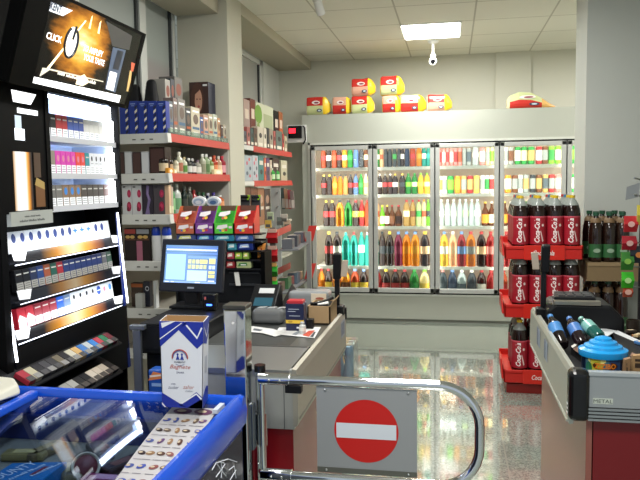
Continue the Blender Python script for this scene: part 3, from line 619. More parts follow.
# ---- screen above
TO = V((-1.42, 2.07, 1.737)); TU = V((.0975, 0, .312)).normalized(); TR_ = V((0, 1, 0)); TN = TR_.cross(TU)
TW, TH = .848, .336
tv = thing('advertising_screen', 'large black tilted advertising screen glowing gold above the cigarette cabinet', 'screen', TO)
def tq(px, py):
    p = at_plane(px, py, TO, TN)-TO; return p.dot(TR_), p.dot(TU)
MB().obox(TO-TN*.06, TR_*TW, TU*TH, TN*.052).build('housing', mat('030303', .6), tv, bevel=.006)
sx0, sy0 = .125, .018; sx1, sy1 = TW-.075, TH-.012
fr = MB()
for (a, b, c, d) in ((0, 0, TW, sy0), (0, sy1, TW, TH), (0, sy0, sx0, sy1), (sx1+.04, sy0, TW, sy1)):
    fr.obox(TO+TR_*a+TU*b-TN*.008, TR_*(c-a), TU*(d-b), TN*.01)
fr.build('bezel', mat('040403', .6), tv)
def tvscreen():
    m = bpy.data.materials.new('screen_picture'); m.use_nodes = True; nt = m.node_tree; b = nt.nodes['Principled BSDF']
    N, L = nt.nodes.new, nt.links.new
    tc = N('ShaderNodeTexCoord'); mp = N('ShaderNodeMapping'); mp.vector_type = 'POINT'
    mp.inputs['Location'].default_value = (0, -.36*2.3, -.6*1.55); mp.inputs['Scale'].default_value = (0, 2.3, 1.55)
    L(tc.outputs['Generated'], mp.inputs[0]); ln = N('ShaderNodeVectorMath'); ln.operation = 'LENGTH'; L(mp.outputs[0], ln.inputs[0])
    no = N('ShaderNodeTexNoise'); no.inputs['Scale'].default_value = 9; no.inputs['Detail'].default_value = 5; L(tc.outputs['Generated'], no.inputs['Vector'])
    ad = N('ShaderNodeMath'); ad.operation = 'MULTIPLY_ADD'; ad.inputs[1].default_value = .45; L(no.outputs['Fac'], ad.inputs[0]); L(ln.outputs['Value'], ad.inputs[2])
    cr = N('ShaderNodeValToRGB'); e = cr.color_ramp.elements
    for p, c in [(.22, 'fffbe8'), (.36, 'ffe08a'), (.56, 'f0ac38'), (.76, 'b06c1e'), (.94, '30200e')]:
        k = e.new(p); k.color = lin(c)
    e.remove(e[0]); e[-1].color = lin('0c0b0a'); e[-1].position = 1.0
    L(ad.outputs[0], cr.inputs[0]); L(cr.outputs[0], b.inputs['Emission Color']); b.inputs['Emission Strength'].default_value = 1.0
    b.inputs['Base Color'].default_value = (0, 0, 0, 1); b.inputs['Roughness'].default_value = .2; b.inputs['Specular IOR Level'].default_value = .12
    return m
scr = MB().obox(TO+TR_*sx0+TU*sy0-TN*.006, TR_*(sx1-sx0+.04), TU*(sy1-sy0), TN*.007).build('picture', tvscreen(), tv)
def tpoly(pts, lift, hexc, e, name, parent=scr):
    return MB().poly([TO+TR_*a+TU*b+TN*(.001+lift) for a, b in [tq(*p) for p in pts]]).build(name, mat(hexc, .4, 0, e), parent)
tpoly([(31, 76), (120.5, 95.5), (118, 104.5), (31, 83.5)], .0006, 'fdfdfd', 1.25, 'white_bar')
tpoly([(48.5, 1), (72.5, 10.5), (62.5, 16), (48, 10.5)], .0006, 'e6ebf0', .7, 'white_tag')
ku = tq(55.5, 7.4); text(scr, 'lettering', 'KENT', .027, TO+TR_*ku[0]+TU*ku[1]+TN*.002, TR_, TU, mat('1a2a4a', .4), .068, bold=.03)
a = tq(54, 37.5); text(scr, 'lettering', 'CLICK', .024, TO+TR_*a[0]+TU*a[1]+TN*.001, TR_, TU, mat('fbfbfb', .4, 0, 1.2), .095, bold=.02)
a = tq(93, 51); text(scr, 'lettering', 'TO AMPLIFY', .024, TO+TR_*a[0]+TU*a[1]+TN*.001, TR_, TU, mat('fbfbfb', .4, 0, 1.2), .15, bold=.02)
a = tq(94, 60); text(scr, 'lettering', 'YOUR TASTE', .024, TO+TR_*a[0]+TU*a[1]+TN*.001, TR_, TU, mat('fbfbfb', .4, 0, 1.2), .16, bold=.02)
a = tq(76, 88.5); scribble(scr, TO+TR_*a[0]+TU*a[1]+TN*.002, TR_, TU, .33, .010, mat('8a9098', .4, 0, .4), 4)
a = tq(78, 78); scribble(scr, TO+TR_*a[0]+TU*a[1]+TN*.001, TR_, TU, .28, .013, mat('f0ece0', .4, 0, 1), 5)
# power symbol: broken ring with a bar
cx, cy = tq(70.5, 42.5)
ring = [TO+TR_*(cx+.040*math.sin(a))+TU*(cy+.054*math.cos(a))+TN*.003 for a in [.5+i*(2*PI-1.0)/28 for i in range(29)]]
MB().poly([TO+TR_*(cx+.043*math.cos(2*PI*i/28))+TU*(cy+.057*math.sin(2*PI*i/28))+TN*.0013 for i in range(28)]).build('power_disc', mat('fffdf2', .4, 0, 1.3), scr)
MB().tube(ring, .0048, 8).build('power_ring', mat('1a2236', .3), scr, True)
MB().tube([TO+TR_*(cx+.004)+TU*(cy+.012)+TN*.004, TO+TR_*(cx+.010)+TU*(cy+.062)+TN*.004], .0042, 8).build('power_bar', mat('1a2236', .3), scr, True)
# pictured pack, cracks and frame lines
tpoly([(112.5, 47), (125.5, 50), (115, 92.5), (104.5, 89)], .0009, '4a586e', .55, 'pictured_pack')
tpoly([(109.5, 71), (116.5, 73), (113, 91), (105.5, 88.5)], .0016, 'eceff2', 1.0, 'pictured_label')
tpoly([(117, 50), (123, 51.5), (118, 70), (112, 68.5)], .0016, '222a38', .2, 'pictured_emblem')
tpoly([(129.5, 70), (131.5, 71.5), (129, 92), (126, 91)], .0009, 'c8a468', .7, 'gold_print')
tpoly([(131, 62), (136, 64), (134.5, 72), (130.5, 71)], .0009, 'c85a3c', .6, 'gold_print')
tpoly([(42, 67.5), (50, 68.5), (103, 81), (103, 82), (49, 70), (40, 76), (39, 76)], .0009, 'cfc8b4', .8, 'line_print')
tpoly([(45, 69.5), (85, 20), (86, 21), (47, 71)], .0008, 'ffeec0', 1.3, 'light_streak')
tpoly([(91, 17), (92.5, 15), (90, 29), (88, 28)], .0009, 'ffe0a0', 1.2, 'light_streak')
tpoly([(99, 23), (101, 20), (99, 34), (97, 33)], .0009, 'ffe0a0', 1.2, 'light_streak')
tpoly([(48, 2), (44.5, 18), (33, 70), (30, 76), (33, 60), (42, 22)], .0009, '8a7444', .6, 'edge_glint')
tpoly([(84, 74), (89, 82), (82, 86), (75, 84), (77, 77)], .0012, 'f4e0bc', 1.0, 'light_streak')
a = tq(112, 27)
tpoly([(106, 21), (132, 36), (129, 50), (112, 46)], .0004, '3c3c3c', .35, 'grey_patch')
MB().box((-1.80, 2.10, 1.83), (-1.76, 2.74, 2.45)).build('back_board', mat('050505', .6), tv)
MB().obox(TO+TR_*(.35)-TN*.12+TU*.12, TR_*.15, TU*.1, TN*.06).box((-1.84, 2.42, 1.825), (-1.50, 2.57, 1.90)).build('wall_mount', BLACK, tv)
# ================================================================ wall shelving
YS = 3.55; XS = -1.5
FRY = [134.5, 174.5, 215.5, 262, 309.5, 350]
ZS = [at(140, y, Y=YS).z for y in FRY]
shu = thing('wall_shelving', 'white wall shelving with red price rails, left of the column', 'shelving', (-1.7, 4.0, 0))
xl = -1.855
MB().box((xl, YS+.02, .02), (xl+.012, 4.615, ZS[0])).build('back_panel', mat('b9b5a8', .6), shu)
MB().box((xl+.012, 4.6, .02), (XS-.01, 4.615, ZS[0])).build('end_panel', mat('b4b3aa', .6), shu)
for k, z in enumerate(ZS):
    s = MB().box((xl+.012, YS+.012, z-.022), (XS-.008, 4.6, z)).build('shelf', mat('8f8b80', .55), shu)
    MB().obox((xl+.012, YS, z-.05), (XS-xl-.012, 0, 0), (0, .008, 0), (0, .006, .055)).build('front_rail', SHELFW, s, bevel=.002)
    MB().obox((XS, YS+.01, z-.04), (0, 4.62-YS-.02, 0), (-.007, 0, 0), (-.005, 0, .045)).build('price_rail', RED, s)
    MB().obox((XS+.003, YS-.004, z-.045), (0, .05, 0), (-.01, 0, 0), (-.005, 0, .05)).build('rail_corner', SHELFW, s)
    for j in range(3):
        MB().box((xl+.15+j*.05, YS-.0012, z-.03), (xl+.17+j*.05, YS-.0002, z-.024)).build('price_mark', mat('555751', .5), s)
g = MB().box((XS-.012, YS+.03, ZS[0]), (XS-.008, 4.6, ZS[0]+.035))
g.build('glass_edge', glass('cfdcd6', 0, 1.2, 'edge'), shu)
def carton(name, label, cat, group, face, px0, px1, pyt, z, plane, depth, col, prints=(), bevel=.0015, pyb=None):
    """box whose printed face looks along -Y ('f') or +X ('s'); sits on height z"""
    if face == 'f':
        ym = pyt
        a, b = at(px0, ym, Y=plane), at(px1, ym, Y=plane); zt = at((px0+px1)/2, pyt, Y=plane).z
        o, r, d, w = V((a.x, plane, z)), V((1, 0, 0)), V((0, depth, 0)), b.x-a.x
    else:
        a, b = at(px0, pyt, X=plane), at(px1, pyt, X=plane); zt = (at(px0, pyt, X=plane).z+at(px1, pyt, X=plane).z)/2
        o, r, d, w = V((plane, a.y, z)), V((0, 1, 0)), V((-depth, 0, 0)), b.y-a.y
    h = zt-z
    t = thing(name, label, cat, o+r*w/2+d/2, group)
    MB().obox(o, r*w, d, (0, 0, h)).build('carton', mat(col, .4), t, bevel=bevel)
    if prints: art(t, o, r, (0, 0, 1), w, h, prints)
    return t
# top shelf, front: five blue boxes with twisted stripe, dark bags behind them
zb = ZS[0]+.001; yf = YS+.03
tw = []
for i in range(7):
    tw += [('e8e2cc' if i % 2 else '20243a', 'p', [(.66, .02+i*.12), (.95, .09+i*.12), (.95, .17+i*.12), (.66, .10+i*.12)])]
for k in range(5):
    x0_ = 119+k*9.4
    t = carton('gift_box', 'blue boxed bottle with twisted stripe, %s from left on top shelf' % ORD[k], 'box', 'blue striped boxes on the top shelf', 'f', x0_, x0_+8.9, 101, zb, yf, .05, '1c3796', tw+[('8fa4d8', 'r', .2, .9, .75, .93), ('8fa4d8', 'r', .3, .85, .65, .87)])
for k, (pa, pb, pt) in enumerate(((121, 142, 84), (140, 158, 79))):
    a, b = at(pa, 100, Y=yf+.13), at(pb, 100, Y=yf+.13); zt = at(pa, pt, Y=yf+.13).z
    t = thing('dark_bag', 'black tapering bag behind the blue boxes, %s' % ('left one' if k == 0 else 'right one'), 'bag', ((a.x+b.x)/2, yf+.17, zb))
    w = b.x-a.x; m_ = (a.x+b.x)/2
    MB().add([(a.x, yf+.1, zb), (b.x, yf+.1, zb), (b.x, yf+.22, zb), (a.x, yf+.22, zb), (m_-w*.2, yf+.14, zt), (m_+w*.28, yf+.14, zt), (m_+w*.28, yf+.18, zt), (m_-w*.2, yf+.18, zt)],
             [(3,2,1,0),(4,5,6,7),(0,1,5,4),(1,2,6,5),(2,3,7,6),(3,0,4,7)]).build('bag', mat('17171a', .6), t, bevel=.02, seg=3)
# top shelf, side: hair dye and cosmetics boxes
GP = 'cosmetics on the top side shelf'
xf = XS-.03
T = [(168.8, 172.6, 101, '6a747c', 'grey blue'), (173, 177, 98, '7c6a66', 'taupe'), (177.5, 185, 99, '827f7a', 'grey'), (185.5, 190.5, 108, '2a2c34', 'black'),
     (191, 199.5, 107.5, 'c9c0a8', 'cream'), (200, 203, 117, '2f4f8f', 'blue'), (203.5, 208, 115, 'c49a86', 'rose'), (208.5, 212.5, 114, 'bdae94', 'beige'), (213, 217, 114.5, 'b9c0ae', 'sage'), (217.5, 220, 118, 'c8976e', 'orange tan'), (221, 223, 125, '3a2020', 'dark red'), (223.5, 228, 125, 'c4b9a4', 'pale tan')]
for k, (pa, pb, pt, c, nm) in enumerate(T):
    carton('cosmetics_box', '%s cosmetics box in the front line, %s from left, top side shelf' % (nm, ORD[k]), 'box', GP, 's', pa, pb, pt, zb, xf, .06, c,
           [('f0ece2', 'r', .2, .1, .8, .22), ('6a5a50', 'e', .5, .62, .3, .16), ('ffffff', 'r', .15, .84, .85, .9), ('b8603c' if k % 2 else '4a6a8a', 'r', .1, .3, .9, .38)])
T2 = [(165, 170, 79.5, 'a8a49c', 'grey', .1), (170.5, 174, 79, '26303e', 'navy', .09), (174.5, 182, 77.5, '6c6864', 'grey brown', .1)]
for k, (pa, pb, pt, c, nm, d) in enumerate(T2):
    carton('hair_dye_box', 'tall %s hair colour box standing behind the front line, %s from left' % (nm, ORD[k]), 'box', 'tall hair colour boxes', 's', pa, pb, pt, zb, xf-.08, .1, c,
           [('8a4a3a', 'e', .5, .8, .34, .1), ('e0d6c8', 'r', .1, .58, .9, .63), ('30384a', 'r', .1, .45, .9, .5)])
carton('hair_dye_box', 'large dark box picturing a brown haired woman above a blue disc', 'box', 'tall hair colour boxes', 'f', 189, 208, 82, zb, at(189, 90, X=xf-.19).y, .14, '20233a',
       [('3a2420', 'r', 0, .34, 1, 1), ('4a2c22', 'e', .42, .72, .34, .27), ('c09078', 'e', .47, .7, .2, .19), ('4a2c22', 'p', [(.2, .95), (.62, .97), (.52, .86), (.3, .8), (.24, .5), (.14, .5)]),
        ('6a3c34', 'e', .4, .72, .035, .014), ('6a3c34', 'e', .56, .72, .035, .014), ('a84a4a', 'e', .48, .6, .06, .02), ('2f7fa4', 'e', .72, .2, .2, .12), ('bfe0ea', 'e', .72, .2, .1, .06), ('d8d8d8', 'r', .72, .93, .95, .96)])
y_ = at(212, 100, X=xf-.14).y
t = thing('fan_pack', 'pale green rounded card pack behind the cosmetics, beside the column', 'pack', (xf-.14, y_, zb))
a = at(208, 113, Y=y_); b = at(218.5, 113, Y=y_); zt = at(210, 90, Y=y_).z
MB().prism([(a.x, y_, zb), (b.x, y_, zb), (b.x, y_, zb+(zt-zb)*.45), (b.x-.012, y_, zb+(zt-zb)*.75), (a.x+.018, y_, zt), (a.x, y_, zt)], (0, .03, 0)).build('card', mat('b9bd98', .5), t)
art(t, (a.x, y_, zb), (1, 0, 0), (0, 0, 1), b.x-a.x, zt-zb, [('5a5c3c', 'e', .3, .8, .12, .05), ('4c5a38', 'e', .4, .4, .3, .06)])
# second shelf, front: dark and white gift cartons
zb = ZS[1]+.001
W = [(118, 124, 152, '33201f', 'dark brown'), (124.2, 131.5, 151.5, 'bdbfc2', 'pale grey'), (132, 140.5, 152, '35211f', 'dark brown'), (141, 148.5, 151.5, 'bdbfc2', 'pale grey'), (149, 164.5, 147, '2c1c1a', 'wide dark brown')]
for k, (pa, pb, pt, c, nm) in enumerate(W):
    carton('gift_carton', '%s carton, %s from left on the second front shelf' % (nm, ORD[k]), 'box', 'cartons on the second front shelf', 'f', pa, pb, pt, zb, yf, .09, c, [('4a302c' if c < '4' else 'd2d4d6', 'r', .08, .06, .92, .94)])
def vial(name, label, cat, group, px, pyt, z, X=None, Y=None, rpx=2.5, body='2c2620', cap='1a1a1a', lab=None, prof=None, capf=.14):
    p = at(px, pyt, X=X, Y=Y); h = p.z-z; q = at(px+rpx, pyt, X=X, Y=Y); r = min((q-p).length*(.92 if Y is not None else .42), .06)
    L = V((p.x - (r if X is not None else 0), p.y+(r if Y is not None else 0), z))
    t = thing(name, label, cat, L, group)
    pr = prof or [(.94, 0), (1, .03), (1, .62), (.92, .7), (.45, .8), (.4, 1-capf)]
    MB().lathe([(a*r, b*h) for a, b in pr], L, 12).build('body', liquid(body, .2), t, True)
    MB().lathe([(pr[-1][0]*r*1.12, h*(1-capf)), (pr[-1][0]*r*1.12, h)], L, 12).build('cap', mat(cap, .4), t, True)
    if lab: MB().lathe([(r*1.015, .14*h), (r*1.015, .52*h)], L, 12).build('label', mat(lab, .5), t, True)
    return t
# second shelf, side: small bottles
B2 = [(167.5, 153, 4.5, '241c1a', '1a1614', 'd0bc98'), (172.5, 155, 4, '2a1c18', '1a1614', 'b89a78'), (178.5, 157.5, 3, 'c8c0a4', '3a3a30', 'e6dcc0'), (182.5, 152, 3.6, 'cfcfb4', 'e6e6d0', 'a86a50'), (187, 157, 3, 'd8d8c0', 'c0b48a', '5a8a3a'), (191.5, 158, 3, '3c3c34', 'e0e0d8', 'cfcfc8'),
      (196, 158.5, 4, '2a2a2c', 'bdbdb8', 'd8d0c8'), (201, 160, 3.4, 'a8a498', '6a5a6a', 'dcd8cc'), (205.5, 154, 3, 'b4b49c', 'e8e8e0', '8a8a70'), (209.5, 154, 3.2, '9cae88', 'dcdcd4', '5a7a4a'), (213.5, 157, 3, '7a8f50', 'e6e6da', 'd0d8b0'), (217.5, 155.5, 3, 'b8452c', 'c85a3a', 'd8885a'), (221.5, 156, 2.8, 'c8a080', 'd8d0c0', 'e6c8a0'), (225.5, 156, 3, 'a82c3c', 'c03040', 'e0a0a8')]
nmz = {'24': 'black', '2a': 'dark', 'c8': 'cream', 'cf': 'ivory', 'd8': 'pale', '3c': 'dark green', 'a8': 'grey', 'b4': 'khaki', '9c': 'sage', '7a': 'green', 'b8': 'orange red'}
for k, (px, pt, rp, b, c, l) in enumerate(B2):
    n_ = {11: 'orange red', 12: 'tan', 13: 'crimson', 6: 'black and silver'}.get(k, nmz.get(b[:2], 'dark'))
    vial('toiletry_bottle', '%s toiletry bottle, %s from left on the second side shelf' % (n_, ORD[k]), 'bottle', 'toiletries on the second side shelf', px, pt, zb, X=XS-.025, rpx=rp, body=b, cap=c, lab=l)
for k, (pa, pb, pt, c) in enumerate([(168.6, 173.5, 168, 'e0982c'), (174, 177, 169, 'd8c48a'), (214.5, 222.5, 169.5, 'f0dcae')]):
    carton('small_carton', '%s small carton at the front of the second side shelf' % ['orange', 'straw', 'cream'][k], 'box', None, 's', pa, pb, pt, zb, XS-.012, .02, c, [('f8f4e0', 'e', .5, .5, .3, .3)])
# third shelf, front: rose boxes and one with purple hair
zb = ZS[2]+.001
rose = [('a02048', 'e', .72, .28, .24, .16), ('c8385c', 'e', .72, .3, .13, .08), ('a82450', 'e', .76, .7, .2, .13), ('c8385c', 'e', .77, .7, .1, .06), ('7a1434', 'e', .6, .2, .12, .08), ('30303a', 'r', .12, .9, .4, .94)]
RB = [(121.5, 131, 'cfd0d2', 'white'), (131.5, 141, 'cfd0d2', 'white'), (141.5, 152.5, '2b2532', 'dark'), (153, 164, '4a444a', 'grey')]
for k, (pa, pb, c, nm) in enumerate(RB):
    pr = rose if k != 2 else [('7a6a98', 'p', [(.45, .98), (.7, .95), (.62, .7), (.8, .5), (.62, .25), (.7, .02), (.25, .02), (.45, .3), (.55, .5), (.38, .7)]), ('9a8ab4', 'p', [(.5, .9), (.58, .7), (.7, .5), (.62, .5), (.5, .68)])]
    carton('hair_dye_box', '%s box with %s, %s from left on the third front shelf' % (nm, 'a purple curl' if k == 2 else 'red roses', ORD[k]), 'box', 'boxes on the third front shelf', 'f', pa, pb, 184.5, zb, yf, .07, c, pr)
T3 = [(168.6, 171, 185, 'd8b494', 'peach'), (171.3, 173, 187, 'bfae9c', 'beige')]
for k, (pa, pb, pt, c, nm) in enumerate(T3):
    carton('cosmetics_box', '%s narrow box beside the rose boxes, third side shelf' % nm, 'box', None, 's', pa, pb, pt, zb, XS-.02, .05, c, [('e8e4c0', 'r', .1, .05, .9, .3)])
B3 = [(174.5, 184, 4.5, '5ca06a', 'd8dcd4', '8fc08a', 'green and white'), (180.5, 184, 4.5, 'c8d0c8', 'd8dcd4', '6a9a70', 'white and green'), (187.5, 186, 3.4, '24302c', '6a6a66', '3a3a34', 'dark'), (192.5, 187, 3.2, '4a4e48', 'a8a89c', '2c3a30', 'grey'), (197, 190, 3, 'a83434', '8a2a2a', 'd8a8a0', 'red'), (202, 192, 3, '1c2a20', '2a4a34', '30483a', 'dark green'), (206.5, 192.5, 3, '20382c', '2c5a3a', '3a5a40', 'bottle green'), (211.5, 193, 3.2, '2a2a4a', 'b8b8c4', '4a4a7a', 'navy'), (217, 192.5, 3, '3a2a6a', '4a3a8a', '5a5a9a', 'violet'), (224, 195, 3.5, 'c8683c', 'd8dcd8', 'e8a070', 'orange')]
for k, (px, pt, rp, b, c, l, nm) in enumerate(B3):
    vial('toiletry_bottle', '%s bottle, %s from left on the third side shelf' % (nm, ORD[k]), 'bottle', 'bottles on the third side shelf', px, pt, zb, X=XS-.03, rpx=rp, body=b, cap=c, lab=l)
# fourth shelf, front: stack of chocolate packs and two white tubes with blue caps
zb = ZS[3]+.001
for k, (pa, pb) in enumerate(((124, 135.5), (136, 149))):
    carton('chocolate_carton', 'dark carton %s, fourth front shelf' % ('with red and gold top, leftmost' if k == 0 else 'with a rose pink stripe'), 'box', None, 'f', pa, pb, 228.5, zb, yf, .07, '2a2222',
           [('9a3a34' if k == 0 else '8c8f94', 'r', .02, .84, .98, .98), ('c8a45a', 'e', .3, .74, .2, .05), ('c8a45a', 'e', .7, .74, .2, .05), ('5a3424', 'r', .02, .64, .98, .69)] + ([('a8647a', 'r', 0, .0, .45, .62)] if k else []))
for k, (pa, pb) in enumerate(((150, 159), (160, 169.5))):
    a, b = at(pa, 240, Y=yf), at(pb, 240, Y=yf); zt = at(pa, 227, Y=yf).z; h = zt-zb; r = (b.x-a.x)/2
    L = V(((a.x+b.x)/2, yf+r, zb))
    t = thing('lotion_bottle', 'white bottle with blue dome cap, %s of two on the fourth front shelf' % ('left' if k == 0 else 'right'), 'bottle', L)
    MB().lathe([(.95*r, 0), (r, .01), (r, .72*h), (.85*r, .76*h)], L, 18).build('body', mat('d4d6d6', .35), t, True)
    MB().lathe([(.9*r, .745*h), (.95*r, .8*h), (.9*r, .92*h), (.6*r, h)], L, 18).build('cap', mat('1b3fae', .3), t, True)
# fifth shelf, front
zb = ZS[4]+.001
q = [(131, 142.5, 283, '3a2c22', 'brown paper pack with orange edge', [('a85a2c', 'r', 0, .82, 1, .97), ('4a3a30', 'r', 0, .4, 1, .6)]), (135, 142, 294, 'b9bcb8', 'pale grey roll standing in front', []), (143, 149.5, 281.5, '2a2d3a', 'dark blue pack with white ring mark', [('c8ccd4', 'e', .6, .72, .3, .1), ('2a2d3a', 'e', .6, .72, .2, .06)]), (153, 155.5, 281, 'd4d8d8', 'thin white tube beside the blue pack', [])]
for k, (pa, pb, pt, c, nm, pr) in enumerate(q):
    carton('household_pack', nm + ', fifth front shelf', 'pack', None, 'f', pa, pb, pt, zb, yf-.0+(.05 if k in (0, 2) else 0), .04, c, pr)
# ---------------------------------------------------------------- second bay behind the column
Z2 = [at(272, 150.8, X=XS).z+.012, at(272, 182.4, X=XS).z+.012]
ZB3 = at(262, 226, X=XS).z
sh2 = thing('wall_shelving', 'second run of wall shelving with red rails, beyond the column', 'shelving', (-1.7, 5.7, 0))
y0_, y1_ = 4.96, at(292, 153, X=XS).y
MB().box((xl, y0_, .02), (xl+.012, y1_, Z2[0])).build('back_panel', mat('c8c8be', .6), sh2)
for z in Z2+[ZB3, ZB3-.32, ZB3-.62]:
    s = MB().box((xl+.012, y0_, z-.02), (XS-.008, y1_-.03, z)).build('shelf', mat('a8a598', .55), sh2)
    ye_ = at(254, 150, X=XS).y
    if z > 1.2: MB().obox((XS, ye_, z-.042), (0, y1_-ye_, 0), (-.007, 0, 0), (-.005, 0, .046)).build('price_rail', RED, s)
    MB().box((XS-.008, y0_, z-.034), (XS-.004, at(254, 150, X=XS).y, z)).build('front_edge', SHELFW, s)
U = [(243.5, 246.5, 131, '4a4a58', 'slate', 0), (247, 250, 127, 'a8605a', 'rose brown', 0), (250.5, 253.5, 128, '2a4a4a', 'dark teal', 0), (254, 257, 128, '5a3a2a', 'brown', 0), (257.5, 263, 127, 'c9bfae', 'cream', 0), (263.5, 266.5, 128, 'cfc5b4', 'ivory', 0), (267, 269, 128, '2c2c30', 'black', 0), (269.5, 273, 129, '9a8e7c', 'taupe', 0), (273.5, 275.5, 131, 'a85048', 'brick', 0), (276, 282, 131, '5c6c64', 'grey green', 0), (282.5, 284, 134, 'b83c34', 'red', 0), (284.5, 287, 136, 'b9ae90', 'straw', 0)]
for k, (pa, pb, pt, c, nm, _) in enumerate(U):
    carton('cosmetics_box', '%s box, %s from left on the far bay top shelf' % (nm, ORD[k]), 'box', 'front boxes on the far bay top shelf', 's', pa, pb, pt, Z2[0]+.001, XS-.03, .05, c, [('e8e0d2', 'r', .15, .1, .85, .25), ('3a3230', 'e', .5, .6, .25, .12)])
W2 = [(243.5, 249.5, 99.5, 'a89088', 'rose patterned'), (250, 255, 99, '6a2c22', 'red brown'), (256, 273, 105, 'c8ccb4', 'wide pale green'), (274, 278.5, 111, '1c1c1e', 'black'), (279, 282.5, 112, 'a8643c', 'copper')]
for k, (pa, pb, pt, c, nm) in enumerate(W2):
    pr = [('6f9a3c', 'e', .12, .75, .2, .2), ('a4ac88', 'r', .4, .1, .95, .8), ('8a9a5a', 'e', .1, .3, .1, .3)] if k == 2 else [('d8c8b8', 'r', .2, .6, .8, .8), ('7a4a40', 'e', .5, .3, .3, .12)]
    carton('hair_dye_box', '%s box standing at the back of the far bay top shelf' % nm, 'box', 'tall boxes at the back of the far bay', 's', pa, pb, pt, Z2[0]+.001, XS-.10, .06, c, pr)
L2 = [(244.5, 252, 155.5, 'a8b4bc', 'patterned pale blue'), (252.3, 258, 155.5, 'b4bcc4', 'patterned pale grey'), (258.5, 263.5, 155, '2a7a78', 'teal'), (264.2, 266, 158, 'c85a3a', 'orange'), (266.3, 269.5, 158, '4a3060', 'purple'), (270, 272, 160, 'b8a890', 'tan'), (272.5, 279, 158.5, '2c1e1c', 'dark brown'), (281, 287, 160.5, 'b8b49a', 'cream')]
for k, (pa, pb, pt, c, nm) in enumerate(L2):
    pr = [('c8506a', 'e', .3, .7, .1, .08), ('4a5a6a', 'e', .7, .5, .12, .08), ('d86a60', 'e', .6, .85, .12, .07), ('5a6a78', 'e', .3, .3, .14, .08), ('c8506a', 'e', .65, .2, .1, .07)] if k < 2 else [('d8d4c8', 'r', .15, .62, .85, .78), ('3a3a3a', 'e', .5, .35, .25, .1)]
    carton('detergent_box', '%s box, %s from left on the far bay second shelf' % (nm, ORD[k]), 'box', 'boxes on the far bay second shelf', 's', pa, pb, pt, Z2[1]+.001, XS-.03, .06, c, pr)
for k, px in enumerate((275, 279.5)):
    vial('toiletry_bottle', 'small green bottle in front of the dark brown box, %s one' % ('left' if k == 0 else 'right'), 'bottle', 'small green bottles in the far bay', px, 168, Z2[1]+.001, X=XS-.008, rpx=2.2, body='3fae4a', cap='e8ece0', lab='bfe0b0')
L3 = [(245, 250.5, 187, '5a3428', 'dark red brown'), (251, 257, 187.5, '7a4a38', 'chestnut'), (257.5, 264, 188, '9a6a4a', 'light brown'), (264.5, 270, 189, '5a4a44', 'brown dotted')]
for k, (pa, pb, pt, c, nm) in enumerate(L3):
    carton('hair_dye_box', '%s box, %s from left, third shelf of the far bay' % (nm, ORD[k]), 'box', 'boxes on the far bay third shelf', 's', pa, pb, pt, ZB3+.001, XS-.03, .06, c, [('c8a088', 'e', .5, .7, .3, .12), ('e0d6c8', 'r', .15, .42, .85, .5)])
# ================================================================ left checkout counter
ZT = .80
X0c, X1c, Y0c, Y1c = -.93, -.49, 2.13, 3.17
ctr = thing('checkout_counter', 'grey and red checkout counter on the left, with navy carton and cardboard box on top', 'counter', (-.8, 2.65, 0))
MB().box((X0c+.02, Y0c+.03, 0), (X1c-.02, Y1c-.02, .61)).build('base', mat('86101a', .32, coat=.12), ctr)
MB().box((X0c+.02, Y0c+.012, .60), (X1c-.012, Y0c+.04, ZT-.004)).build('front_panel', mat('a3a5a1', .4, .3), ctr)
MB().box((X1c-.045, Y0c+.009, .60), (X1c-.043, Y0c+.0115, ZT-.01)).build('panel_joint', mat('55575a', .5), ctr)
MB().box((X0c, Y0c+.005, ZT-.02), (X1c-.025, 2.46, ZT-.003)).build('steel_top', mat('a8aaa8', .32, .8), ctr)
MB().box((X0c, 2.46, ZT-.02), (X1c-.10, Y1c-.01, ZT-.004)).build('belt', mat('3f4140', .35), ctr)
MB().box((X0c, 2.448, ZT-.02), (X1c-.03, 2.462, ZT-.0015)).build('belt_edge', mat('6f716f', .3, .8), ctr)
MB().box((X1c-.10, 2.46, ZT-.02), (X1c-.012, Y1c-.01, ZT-.003)).build('steel_strip', mat('7b7d7a', .35, .8), ctr)
sec = [(-.012, 0, .615), (.0, 0, .615), (.004, 0, .63), (.004, 0, .775), (0, 0, .80), (-.014, 0, .803), (-.014, 0, .79)]
MB().prism([(X1c+p[0], Y0c, p[2]) for p in sec], (0, Y1c-Y0c, 0)).build('side_profile', mat('a9a598', .38, .45), ctr)
MB().box((X1c+.0045, Y0c+.02, .632), (X1c+.0055, Y1c-.02, .640)).build('profile_line', mat('7c7a70', .4, .5), ctr)
MB().box((X1c-.03, Y1c-.02, ZT-.04), (X1c+.008, Y1c+.01, ZT+.018)).build('end_cap', BLACK, ctr, bevel=.006)
st_ = at(345, 322, X=X1c+.0046)
MB().box((X1c+.0046, 3.02, .70), (X1c+.0052, 3.12, .775)).build('sticker', mat('a8aebb', .5), ctr)
for k in range(4): MB().box((X1c+.0052, 3.03+k*.022, .71), (X1c+.0056, 3.042+k*.022, .765)).build('sticker_print', mat('5a6478', .5), ctr)
t = thing('metal_rail', 'grey metal rail bracket just left of the tall blue and white box', 'rail', (-1.19, 2.45, 0))
MB().box((-1.215, 2.44, .845), (-1.155, 2.47, .865)).box((-1.205, 2.445, 0), (-1.172, 2.465, .845)).build('rail', mat('8f959c', .3, .8), t, bevel=.004)
